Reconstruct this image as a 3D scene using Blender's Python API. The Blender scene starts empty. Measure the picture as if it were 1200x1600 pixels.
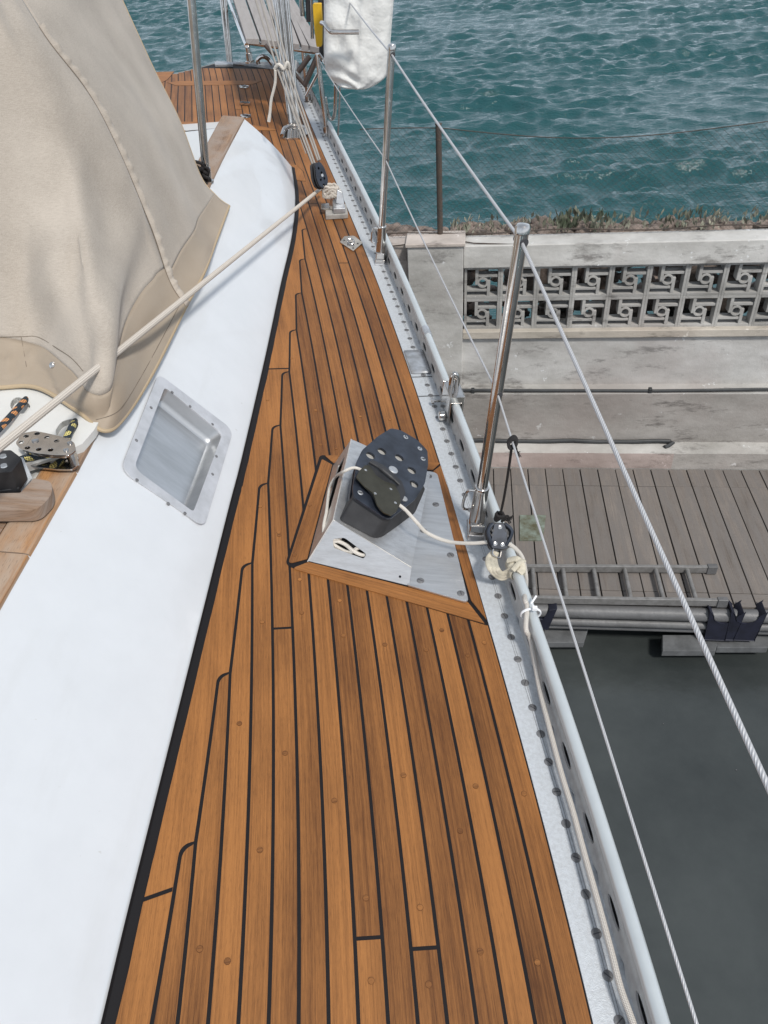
import bpy, math, random
import numpy as np
from mathutils import Vector, Matrix, noise
from mathutils.geometry import tessellate_polygon
random.seed(7)
S = bpy.context.scene
COL = S.collection
R = math.radians
# ---------------------------------------------------------------- camera, sky, sun, exposure
F = 1200.0                                   # focal length in photograph pixels (photograph is 1200 x 1600)
CAM = Vector((0, 0, 4.3))                    # world z=0 is the top of the boardwalk
p_, r_ = R(39.5), R(4.2)
cF = Vector((0, math.cos(p_), -math.sin(p_)))
cR = Vector((1, 0, 0)) * math.cos(r_) - Vector((0, math.sin(p_), math.cos(p_))) * math.sin(r_)
cU = Vector((0, math.sin(p_), math.cos(p_))) * math.cos(r_) + Vector((1, 0, 0)) * math.sin(r_)
cam = bpy.data.cameras.new('camera')
cam.sensor_fit = 'VERTICAL'; cam.sensor_height = 36; cam.lens = 36 * F / 1600
cam.clip_start = 0.02; cam.clip_end = 5000
co = bpy.data.objects.new('camera', cam); COL.objects.link(co)
co.matrix_world = Matrix.Translation(CAM) @ Matrix((cR, cU, -cF)).transposed().to_4x4()
S.camera = co
W = bpy.data.worlds.new("World"); S.world = W; W.use_nodes = True
wn = W.node_tree; wn.nodes.clear()
sky = wn.nodes.new('ShaderNodeTexSky'); sky.sky_type = 'NISHITA'; sky.sun_disc = False
SUN_EL, SUN_AZ = R(52), R(150)               # azimuth measured from +Y towards +X
sky.sun_elevation = SUN_EL; sky.sun_rotation = SUN_AZ
sky.air_density = 1.0; sky.dust_density = 4.0; sky.ozone_density = 1.0
# a sheet of thin overcast over the blue
wtc = wn.nodes.new('ShaderNodeTexCoord')
wno = wn.nodes.new('ShaderNodeTexNoise'); wno.inputs['Scale'].default_value = 2.2; wno.inputs['Detail'].default_value = 6
wra = wn.nodes.new('ShaderNodeMapRange'); wra.inputs[1].default_value = .3; wra.inputs[2].default_value = .7
wra.inputs[3].default_value = .55; wra.inputs[4].default_value = .95
wmx = wn.nodes.new('ShaderNodeMix'); wmx.data_type = 'RGBA'
wmx.inputs[7].default_value = (8.3, 9.3, 10.6, 1)
wbg = wn.nodes.new('ShaderNodeBackground'); wbg.inputs[1].default_value = 0.068
wo = wn.nodes.new('ShaderNodeOutputWorld')
L_ = wn.links.new
L_(wtc.outputs['Generated'], wno.inputs['Vector']); L_(wno.outputs[0], wra.inputs[0]); L_(wra.outputs[0], wmx.inputs[0])
# hazy overcast is brighter low down
wsp = wn.nodes.new('ShaderNodeSeparateXYZ'); wmr = wn.nodes.new('ShaderNodeMapRange'); wmr.inputs[1].default_value = 0; wmr.inputs[2].default_value = .6; wmr.inputs[3].default_value = 1.75; wmr.inputs[4].default_value = .95
wvm = wn.nodes.new('ShaderNodeVectorMath'); wvm.operation = 'SCALE'
L_(wtc.outputs['Generated'], wsp.inputs[0]); L_(wsp.outputs[2], wmr.inputs[0])
L_(sky.outputs[0], wmx.inputs[6]); L_(wmx.outputs[2], wvm.inputs[0]); L_(wmr.outputs[0], wvm.inputs['Scale']); L_(wvm.outputs[0], wbg.inputs[0]); L_(wbg.outputs[0], wo.inputs[0])
sun = bpy.data.lights.new('sun', 'SUN'); sun.energy = 2.7; sun.angle = R(8); sun.color = (1, .96, .9)
so = bpy.data.objects.new('sun', sun); COL.objects.link(so)
sd = Vector((math.sin(SUN_AZ) * math.cos(SUN_EL), math.cos(SUN_AZ) * math.cos(SUN_EL), math.sin(SUN_EL)))
so.rotation_euler = sd.to_track_quat('Z', 'Y').to_euler()
S.view_settings.view_transform = 'Standard'; S.view_settings.look = 'None'
S.view_settings.exposure = 0.2; S.view_settings.gamma = 1.0

# ---------------------------------------------------------------- frames: BOAT (heeled deck) and LAND (level, x along the sea wall)
def frame(p, r, h, yaw=0.0):
    Z = Vector((-math.sin(r) * math.cos(p), math.cos(r) * math.cos(p), -math.sin(p)))
    Y = Vector((0, 0, 1)) - Z * Z.z; Y.normalize()
    w = lambda v: cR * v.x + cU * v.y + cF * v.z
    Zw, Yw = w(Z), w(Y); Xw = Yw.cross(Zw)
    X2 = Xw * math.cos(yaw) + Yw * math.sin(yaw); Y2 = Yw * math.cos(yaw) - Xw * math.sin(yaw)
    M = Matrix((X2, Y2, Zw)).transposed().to_4x4(); M.translation = CAM - Zw * h
    return M
MB_ = frame(R(41), R(-4.5), 1.25)
_vp = cR * (-11300) + cU * 160 + cF * F      # direction of the wall's horizontal lines
ML_ = frame(p_, r_, CAM.z, math.atan2(-_vp.y, -_vp.x))
class Fr:
    def __init__(s, M): s.M = M; s.I = M.inverted(); s.c = s.I @ CAM; s.R3 = s.I.to_3x3()
    def ray(s, px, py): return s.R3 @ (cR * ((px - 600) / F) + cU * ((800 - py) / F) + cF)
    def z(s, px, py, z=0.0): d = s.ray(px, py); return s.c + d * ((z - s.c.z) / d.z)
    def y(s, px, py, y): d = s.ray(px, py); return s.c + d * ((y - s.c.y) / d.y)
    def pl(s, px, py, P, N): d = s.ray(px, py); return s.c + d * ((P - s.c).dot(N) / d.dot(N))
BO, LA = Fr(MB_), Fr(ML_)
B = BO.z; BY = BO.y; BP = BO.pl; LZ = LA.z; LY = LA.y; LP = LA.pl
V = Vector

# ---------------------------------------------------------------- materials
def nodes(m): m.use_nodes = True; return m.node_tree, m.node_tree.nodes['Principled BSDF']
def spec(m, v): m.node_tree.nodes['Principled BSDF'].inputs['Specular IOR Level'].default_value = v; return m
def mat(name, col, rough=.5, metal=0.0, vary=0.0, vscale=8.0, bump=0.0, bscale=60.0, col2=None, stretch=None, rvary=0.0, coat=0.0, coord='Object', dist=.02, detail=6):
    m = bpy.data.materials.new(name); t, b = nodes(m); N, L = t.nodes, t.links
    b.inputs['Base Color'].default_value = (*col, 1); b.inputs['Roughness'].default_value = rough
    b.inputs['Metallic'].default_value = metal
    if coat: b.inputs['Coat Weight'].default_value = coat
    tc = N.new('ShaderNodeTexCoord'); mp = N.new('ShaderNodeMapping')
    if stretch: mp.inputs['Scale'].default_value = stretch
    L.new(tc.outputs[coord], mp.inputs['Vector'])
    if vary or col2:
        n = N.new('ShaderNodeTexNoise'); n.inputs['Scale'].default_value = vscale; n.inputs['Detail'].default_value = detail
        n.inputs['Roughness'].default_value = .62
        L.new(mp.outputs[0], n.inputs['Vector'])
        cr = N.new('ShaderNodeValToRGB'); c2 = col2 or tuple(c * (1 - vary) for c in col)
        cr.color_ramp.elements[0].position = .36; cr.color_ramp.elements[1].position = .64
        cr.color_ramp.elements[0].color = (*c2, 1); cr.color_ramp.elements[1].color = (*col, 1)
        L.new(n.outputs[0], cr.inputs[0]); L.new(cr.outputs[0], b.inputs['Base Color'])
        if rvary:
            mr = N.new('ShaderNodeMapRange'); mr.inputs[3].default_value = rough + rvary; mr.inputs[4].default_value = max(.03, rough - rvary)
            L.new(n.outputs[0], mr.inputs[0]); L.new(mr.outputs[0], b.inputs['Roughness'])
    if bump:
        n2 = N.new('ShaderNodeTexNoise'); n2.inputs['Scale'].default_value = bscale; n2.inputs['Detail'].default_value = 5
        L.new(mp.outputs[0], n2.inputs['Vector'])
        bp = N.new('ShaderNodeBump'); bp.inputs['Strength'].default_value = bump; bp.inputs['Distance'].default_value = dist
        L.new(n2.outputs[0], bp.inputs['Height']); L.new(bp.outputs[0], b.inputs['Normal'])
    return m

def wood(name, dark, light, tintamt=1.0, grey=None, scale=1.0, rough=.55):
    """wood with grain along the UV's u; a 'tint' attribute changes each board"""
    m = bpy.data.materials.new(name); t, b = nodes(m); N, L = t.nodes, t.links
    uv = N.new('ShaderNodeUVMap'); uv.uv_map = 'UVMap'
    at = N.new('ShaderNodeAttribute'); at.attribute_name = 'tint'
    def noise_(sx, sy, det, rg=.6):
        mp = N.new('ShaderNodeMapping'); mp.inputs['Scale'].default_value = (sx * scale, sy * scale, 1)
        L.new(uv.outputs[0], mp.inputs[0])
        n = N.new('ShaderNodeTexNoise'); n.inputs['Scale'].default_value = 1; n.inputs['Detail'].default_value = det
        n.inputs['Roughness'].default_value = rg; L.new(mp.outputs[0], n.inputs['Vector']); return n
    g1 = noise_(2.2, 210, 7, .72); g2 = noise_(26, 900, 3, .7); g3 = noise_(2.2, 26, 4)
    def math_(op, a, bb, v=None):
        q = N.new('ShaderNodeMath'); q.operation = op
        for i, x in enumerate((a, bb)):
            if isinstance(x, (int, float)): q.inputs[i].default_value = x
            elif x is not None: L.new(x, q.inputs[i])
        return q.outputs[0]
    s1 = math_('MULTIPLY', g1.outputs[0], .55); s2 = math_('MULTIPLY', g2.outputs[0], .36); s3 = math_('MULTIPLY', g3.outputs[0], .36)
    s = math_('ADD', math_('ADD', s1, s2), s3)
    tt = math_('MULTIPLY', math_('SUBTRACT', at.outputs['Fac'], .5), .16 * tintamt)
    s = math_('ADD', s, tt)
    tco = N.new('ShaderNodeTexCoord'); nb_ = N.new('ShaderNodeTexNoise'); nb_.inputs['Scale'].default_value = 4.5; nb_.inputs['Detail'].default_value = 6
    L.new(tco.outputs['Object'], nb_.inputs['Vector']); s = math_('ADD', s, math_('MULTIPLY', math_('SUBTRACT', nb_.outputs[0], .5), .22))
    cr = N.new('ShaderNodeValToRGB'); e = cr.color_ramp.elements
    e[0].position = .45; e[0].color = (*dark, 1); e[1].position = .78; e[1].color = (*light, 1)
    L.new(s, cr.inputs[0]); last = cr.outputs[0]
    if grey:
        g4 = noise_(5, 40, 5); r4 = N.new('ShaderNodeValToRGB'); r4.color_ramp.elements[0].position = .35; r4.color_ramp.elements[1].position = .6
        L.new(g4.outputs[0], r4.inputs[0])
        mx = N.new('ShaderNodeMix'); mx.data_type = 'RGBA'; mx.inputs[7].default_value = (*grey, 1)
        L.new(r4.outputs[0], mx.inputs[0]); L.new(last, mx.inputs[6]); last = mx.outputs[2]
    # pores: fine dark flecks
    g5 = noise_(60, 1500, 2, .5); r5 = N.new('ShaderNodeMapRange'); r5.inputs[1].default_value = .30; r5.inputs[2].default_value = .42; r5.inputs[3].default_value = .62; r5.inputs[4].default_value = 1.0
    L.new(g5.outputs[0], r5.inputs[0])
    vm = N.new('ShaderNodeVectorMath'); vm.operation = 'SCALE'; L.new(last, vm.inputs[0]); L.new(r5.outputs[0], vm.inputs['Scale'])
    L.new(vm.outputs[0], b.inputs['Base Color']); b.inputs['Roughness'].default_value = rough; b.inputs['Specular IOR Level'].default_value = .35
    bp = N.new('ShaderNodeBump'); bp.inputs['Strength'].default_value = .25; bp.inputs['Distance'].default_value = .002
    L.new(s, bp.inputs['Height']); L.new(bp.outputs[0], b.inputs['Normal'])
    return m

def rope_mat(name, base, alt, fleck=None, pitch=0.012, laid=False, metal=0.0, rough=.8, strength=.6, thresh=.5):
    """UV u = once round, v = metres along"""
    m = bpy.data.materials.new(name); t, b = nodes(m); N, L = t.nodes, t.links
    uv = N.new('ShaderNodeUVMap'); uv.uv_map = 'UVMap'; sp = N.new('ShaderNodeSeparateXYZ'); L.new(uv.outputs[0], sp.inputs[0])
    def mt(op, a, c=None):
        q = N.new('ShaderNodeMath'); q.operation = op
        for i, x in enumerate((a, c)):
            if isinstance(x, (int, float)): q.inputs[i].default_value = x
            elif x is not None: L.new(x, q.inputs[i])
        return q.outputs[0]
    k = 2 * math.pi
    nu = 6 if laid else 6
    a = mt('MULTIPLY', sp.outputs[0], k * nu); c = mt('MULTIPLY', sp.outputs[1], k / pitch)
    s1 = mt('SINE', mt('ADD', a, c)); s2 = mt('SINE', mt('SUBTRACT', a, c))
    h = s1 if laid else mt('MULTIPLY', s1, s2)
    h01 = mt('ADD', mt('MULTIPLY', h, .5), .5)
    cr = N.new('ShaderNodeValToRGB'); e = cr.color_ramp.elements
    e[0].position = .0; e[0].color = (*alt, 1); e[1].position = .5; e[1].color = (*base, 1)
    L.new(h01, cr.inputs[0]); last = cr.outputs[0]
    if fleck:
        q = mt('SINE', mt('ADD', mt('MULTIPLY', sp.outputs[0], k * 2), mt('MULTIPLY', sp.outputs[1], k / (pitch * 3.2))))
        w = mt('SINE', mt('SUBTRACT', mt('MULTIPLY', sp.outputs[0], k), mt('MULTIPLY', sp.outputs[1], k / (pitch * 5.1))))
        ff = mt('GREATER_THAN', mt('MULTIPLY', mt('ADD', mt('MULTIPLY', q, .5), mt('MULTIPLY', w, .5)), 1.0), thresh - .25)
        ff = mt('MULTIPLY', ff, mt('GREATER_THAN', h, -.3))
        mx = N.new('ShaderNodeMix'); mx.data_type = 'RGBA'; mx.inputs[7].default_value = (*fleck, 1)
        L.new(ff, mx.inputs[0]); L.new(last, mx.inputs[6]); last = mx.outputs[2]
    L.new(last, b.inputs['Base Color']); b.inputs['Roughness'].default_value = rough; b.inputs['Metallic'].default_value = metal
    bp = N.new('ShaderNodeBump'); bp.inputs['Strength'].default_value = strength; bp.inputs['Distance'].default_value = .0015
    L.new(h, bp.inputs['Height']); L.new(bp.outputs[0], b.inputs['Normal'])
    return m

def canvas_mat(name, c1, c2, weave=True, rough=.85):
    m = bpy.data.materials.new(name); t, b = nodes(m); N, L = t.nodes, t.links
    tc = N.new('ShaderNodeTexCoord')
    n = N.new('ShaderNodeTexNoise'); n.inputs['Scale'].default_value = 5; n.inputs['Detail'].default_value = 7; L.new(tc.outputs['Object'], n.inputs['Vector'])
    mp = N.new('ShaderNodeMapping'); mp.inputs['Scale'].default_value = (90, 90, 900); L.new(tc.outputs['Object'], mp.inputs[0])
    n3 = N.new('ShaderNodeTexNoise'); n3.inputs['Scale'].default_value = 1; n3.inputs['Detail'].default_value = 3; L.new(mp.outputs[0], n3.inputs['Vector'])
    mp2 = N.new('ShaderNodeMapping'); mp2.inputs['Scale'].default_value = (700, 700, 60); L.new(tc.outputs['Object'], mp2.inputs[0])
    n4 = N.new('ShaderNodeTexNoise'); n4.inputs['Scale'].default_value = 1; n4.inputs['Detail'].default_value = 2; L.new(mp2.outputs[0], n4.inputs['Vector'])
    ad = N.new('ShaderNodeMath'); ad.operation = 'ADD'; L.new(n3.outputs[0], ad.inputs[0]); L.new(n4.outputs[0], ad.inputs[1])
    ml = N.new('ShaderNodeMath'); ml.operation = 'MULTIPLY_ADD'; ml.inputs[1].default_value = .38 if weave else .1
    L.new(ad.outputs[0], ml.inputs[0])
    m2 = N.new('ShaderNodeMath'); m2.operation = 'MULTIPLY'; m2.inputs[1].default_value = .62; L.new(n.outputs[0], m2.inputs[0]); L.new(m2.outputs[0], ml.inputs[2])
    cr = N.new('ShaderNodeValToRGB'); e = cr.color_ramp.elements; e[0].position = .52 if weave else .25; e[1].position = .84 if weave else .55; e[0].color = (*c2, 1); e[1].color = (*c1, 1)
    L.new(ml.outputs[0], cr.inputs[0]); L.new(cr.outputs[0], b.inputs['Base Color'])
    b.inputs['Roughness'].default_value = rough; b.inputs['Sheen Weight'].default_value = .15
    bp = N.new('ShaderNodeBump'); bp.inputs['Strength'].default_value = .3; bp.inputs['Distance'].default_value = .0012
    L.new(ad.outputs[0], bp.inputs['Height'])
    b2 = N.new('ShaderNodeBump'); b2.inputs['Strength'].default_value = .22; b2.inputs['Distance'].default_value = .012
    nn = N.new('ShaderNodeTexNoise'); nn.inputs['Scale'].default_value = 9; nn.inputs['Detail'].default_value = 4; L.new(tc.outputs['Object'], nn.inputs['Vector'])
    L.new(nn.outputs[0], b2.inputs['Height']); L.new(bp.outputs[0], b2.inputs['Normal']); L.new(b2.outputs[0], b.inputs['Normal'])
    return m

TEAK = wood('teak', (.092, .032, .0075), (.340, .140, .038))
TEAKG = wood('weathered_teak', (.13, .075, .045), (.36, .235, .15), grey=(.30, .235, .19), rough=.75)
TEAKO = wood('worn_orange_teak', (.17, .075, .028), (.46, .24, .10), grey=(.36, .27, .20), rough=.7)
BOARD = wood('grey_boards', (.105, .090, .080), (.235, .205, .182), grey=(.165, .15, .14), scale=.5, rough=.85)
SEATW = wood('grey_seat_wood', (.19, .17, .16), (.36, .335, .32), grey=(.32, .30, .29), rough=.8)
CAULK = spec(mat('black_caulk', (.010, .009, .010), .6, bump=.15, bscale=200, dist=.001), .2)
WHITE = mat('white_paint', (.595, .615, .64), .32, vary=.045, vscale=7, bump=.14, bscale=9, dist=.004, coat=.3)
def specks(m, col, sc, lo, hi, stretch=(1, 1, 1)):
    t, b = nodes(m); N, L = t.nodes, t.links
    src = b.inputs['Base Color'].links[0].from_socket
    tc = N.new('ShaderNodeTexCoord'); mp = N.new('ShaderNodeMapping'); mp.inputs['Scale'].default_value = stretch; L.new(tc.outputs['Object'], mp.inputs[0])
    n = N.new('ShaderNodeTexNoise'); n.inputs['Scale'].default_value = sc; n.inputs['Detail'].default_value = 8; n.inputs['Roughness'].default_value = .6; L.new(mp.outputs[0], n.inputs['Vector'])
    mr = N.new('ShaderNodeMapRange'); mr.inputs[1].default_value = lo; mr.inputs[2].default_value = hi; L.new(n.outputs[0], mr.inputs[0])
    mx = N.new('ShaderNodeMix'); mx.data_type = 'RGBA'; mx.inputs[7].default_value = (*col, 1); L.new(mr.outputs[0], mx.inputs[0]); L.new(src, mx.inputs[6]); L.new(mx.outputs[2], b.inputs['Base Color'])
specks(WHITE, (.40, .39, .37), 45, .715, .76); specks(WHITE, (.52, .53, .54), 5, .56, .85, (1, .35, 2))
WHITE2 = mat('white_gelcoat', (.66, .66, .64), .3, vary=.08, vscale=4)
ALU = mat('scuffed_aluminium', (.56, .575, .60), .42, .7, vscale=26, bump=.25, bscale=300, col2=(.38, .385, .39), rvary=.15, dist=.001)
ALUP = mat('pitted_plate', (.60, .63, .66), .5, .35, vscale=150, bump=.5, bscale=600, col2=(.51, .53, .55), rvary=.12, dist=.0015, detail=12)
WEBM = mat('rail_web_metal', (.52, .51, .49), .5, .25, vscale=60, col2=(.42, .41, .40), bump=.2, bscale=300, dist=.001)
ALUD = mat('dull_aluminium', (.42, .43, .44), .5, .5, vscale=40, col2=(.30, .30, .31), rvary=.1)
TUBEM = mat('painted_rail_tube', (.56, .595, .605), .35, .35, vary=.08, vscale=12)
STEEL = mat('polished_steel', (.64, .615, .59), .13, 1.0, vscale=30, col2=(.50, .475, .45), rvary=.06)
BRUSH = mat('brushed_steel', (.66, .655, .65), .36, .85, vscale=10, col2=(.54, .535, .53), stretch=(1, 9, 9), rvary=.07, bump=.08, bscale=40)
SCREW = mat('screw_metal', (.22, .22, .225), .45, .4, vary=.3, vscale=90)
DKMET = mat('dark_slot', (.05, .05, .055), .6)
BLACK = mat('black_anodised', (.014, .017, .025), .36, .2, vscale=22, col2=(.036, .044, .062), rvary=.12, bump=.1, bscale=120, dist=.001)
RUBBER = mat('black_rubber', (.014, .014, .016), .55, vscale=14, col2=(.03, .03, .032), bump=.3, bscale=60, dist=.001)
OLIVE = mat('olive_plate', (.075, .07, .052), .42, .7, vary=.2, vscale=40)
CONC = mat('painted_concrete', (.47, .47, .465), .85, vscale=1.6, col2=(.33, .33, .325), bump=.6, bscale=14, dist=.02, detail=12)
YELLOW = mat('yellow_foam', (.72, .43, .015), .6, vary=.15, vscale=14)
CORD = mat('black_cord', (.012, .010, .010), .8, bump=.6, bscale=500, dist=.001)
ROPE = rope_mat('cream_braid', (.66, .60, .53), (.40, .35, .29), pitch=.006)
ROPEW = rope_mat('white_braid', (.74, .70, .64), (.47, .43, .37), pitch=.005)
ROPEK = rope_mat('white_line_grey_fleck', (.64, .60, .55), (.42, .39, .35), pitch=.004)
ROPET = rope_mat('tackle_line', (.38, .355, .325), (.24, .22, .20), pitch=.008)
ROPEO = rope_mat('navy_orange_braid', (.022, .035, .05), (.008, .012, .018), fleck=(.75, .33, .12), pitch=.009)
ROPEY = rope_mat('navy_yellow_braid', (.022, .035, .05), (.008, .012, .018), fleck=(.72, .62, .22), pitch=.009)
WIRE = rope_mat('laid_steel_wire', (.56, .56, .57), (.42, .42, .43), pitch=.0055, laid=True, metal=.35, rough=.5, strength=.35)
WEB = mat('cream_webbing', (.60, .55, .44), .9, vary=.25, vscale=60, bump=.8, bscale=500, dist=.002)
CANV = canvas_mat('beige_canvas', (.425, .376, .322), (.282, .246, .207))
CANVD = canvas_mat('tan_vinyl', (.335, .275, .21), (.285, .225, .165), weave=False, rough=.6)
CANVW = mat('white_cover_cloth', (.72, .72, .70), .75, vary=.07, vscale=7, bump=.4, bscale=24, dist=.02)
PIPING = mat('tan_piping', (.40, .31, .20), .7)
THREAD = mat('stitching', (.16, .13, .10), .9)
GREYPL = mat('grey_plastic', (.135, .135, .138), .5, vary=.25, vscale=6, bump=.2, bscale=30)
NAVY = mat('navy_rubber', (.012, .014, .03), .6, vary=.4, vscale=12)
PIPEB = mat('black_pipe', (.04, .043, .046), .55, vary=.4, vscale=6)
RUST = mat('rusty_post', (.055, .048, .044), .85, vscale=25, col2=(.085, .06, .045), bump=.5, bscale=90)
ZIP = mat('white_nylon', (.75, .76, .78), .4)

def wall_mat():
    m = bpy.data.materials.new('weathered_wall'); t, b = nodes(m); N, L = t.nodes, t.links
    tc = N.new('ShaderNodeTexCoord')
    def ns(sc, st=(1, 1, 1), det=10, rg=.65):
        mp = N.new('ShaderNodeMapping'); mp.inputs['Scale'].default_value = st; L.new(tc.outputs['Object'], mp.inputs[0])
        n = N.new('ShaderNodeTexNoise'); n.inputs['Scale'].default_value = sc; n.inputs['Detail'].default_value = det; n.inputs['Roughness'].default_value = rg
        L.new(mp.outputs[0], n.inputs['Vector']); return n.outputs[0]
    def ramp(x, stops):
        c = N.new('ShaderNodeValToRGB'); e = c.color_ramp.elements
        while len(e) < len(stops): e.new(.5)
        for i, (q, cc) in enumerate(stops): e[i].position = q; e[i].color = (*cc, 1)
        L.new(x, c.inputs[0]); return c.outputs[0]
    base = ramp(ns(1.3, (1, 1, 2.2)), [(.32, (.29, .28, .262)), (.5, (.43, .42, .40)), (.68, (.57, .56, .54))])
    pink = ramp(ns(.9, (1, 1, 1), 4), [(.5, (0, 0, 0)), (.66, (.55, .55, .55))])
    chips = ramp(ns(7, (1, 1, 1), 12, .7), [(.635, (0, 0, 0)), (.66, (1, 1, 1))])
    dark = ramp(ns(4.2, (.5, 1, 1.6), 12, .75), [(.34, (1, 1, 1)), (.45, (0, 0, 0))])
    at = N.new('ShaderNodeAttribute'); at.attribute_name = 'tint'
    def mix(f, a, c, bl='MIX'):
        x = N.new('ShaderNodeMix'); x.data_type = 'RGBA'; x.blend_type = bl
        L.new(f, x.inputs[0]) if not isinstance(f, float) else setattr(x.inputs[0], 'default_value', f)
        L.new(a, x.inputs[6])
        if isinstance(c, tuple): x.inputs[7].default_value = (*c, 1)
        else: L.new(c, x.inputs[7])
        return x.outputs[2]
    c = mix(pink, base, (.39, .355, .335)); c = mix(dark, c, (.20, .19, .18)); c = mix(chips, c, (.66, .67, .67))
    c2 = mix(1.0, c, at.outputs['Color'], 'MULTIPLY')
    L.new(c2, b.inputs['Base Color']); b.inputs['Roughness'].default_value = .88
    bp = N.new('ShaderNodeBump'); bp.inputs['Strength'].default_value = .6; bp.inputs['Distance'].default_value = .012
    L.new(ns(9, (1, 1, 1), 12, .7), bp.inputs['Height']); L.new(bp.outputs[0], b.inputs['Normal'])
    return m
WALLM = wall_mat()

def water_mat(name, col, rough, bscale, bstr, dist, stretch):
    m = bpy.data.materials.new(name); t, b = nodes(m); N, L = t.nodes, t.links
    b.inputs['Base Color'].default_value = (*col, 1); b.inputs['Roughness'].default_value = rough; b.inputs['IOR'].default_value = 1.33
    tc = N.new('ShaderNodeTexCoord'); mp = N.new('ShaderNodeMapping'); mp.inputs['Scale'].default_value = stretch; L.new(tc.outputs['Object'], mp.inputs[0])
    prev = None
    for sc, st in ((bscale, bstr), (bscale * 3.1, bstr * .6)):
        n = N.new('ShaderNodeTexNoise'); n.inputs['Scale'].default_value = sc; n.inputs['Detail'].default_value = 4; n.inputs['Distortion'].default_value = .1
        L.new(mp.outputs[0], n.inputs['Vector'])
        bp = N.new('ShaderNodeBump'); bp.inputs['Strength'].default_value = st; bp.inputs['Distance'].default_value = dist
        L.new(n.outputs[0], bp.inputs['Height'])
        if prev: L.new(prev, bp.inputs['Normal'])
        prev = bp.outputs[0]
    L.new(prev, b.inputs['Normal'])
    return m
SEA = water_mat('sea_water', (.014, .066, .073), .05, 6.0, .7, .05, (.7, 1.5, 1))
BERTH = mat('dark_berth_water', (.030, .035, .035), .24, vscale=.8, col2=(.052, .059, .058), bump=.5, bscale=5, dist=.012, detail=10)

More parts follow.
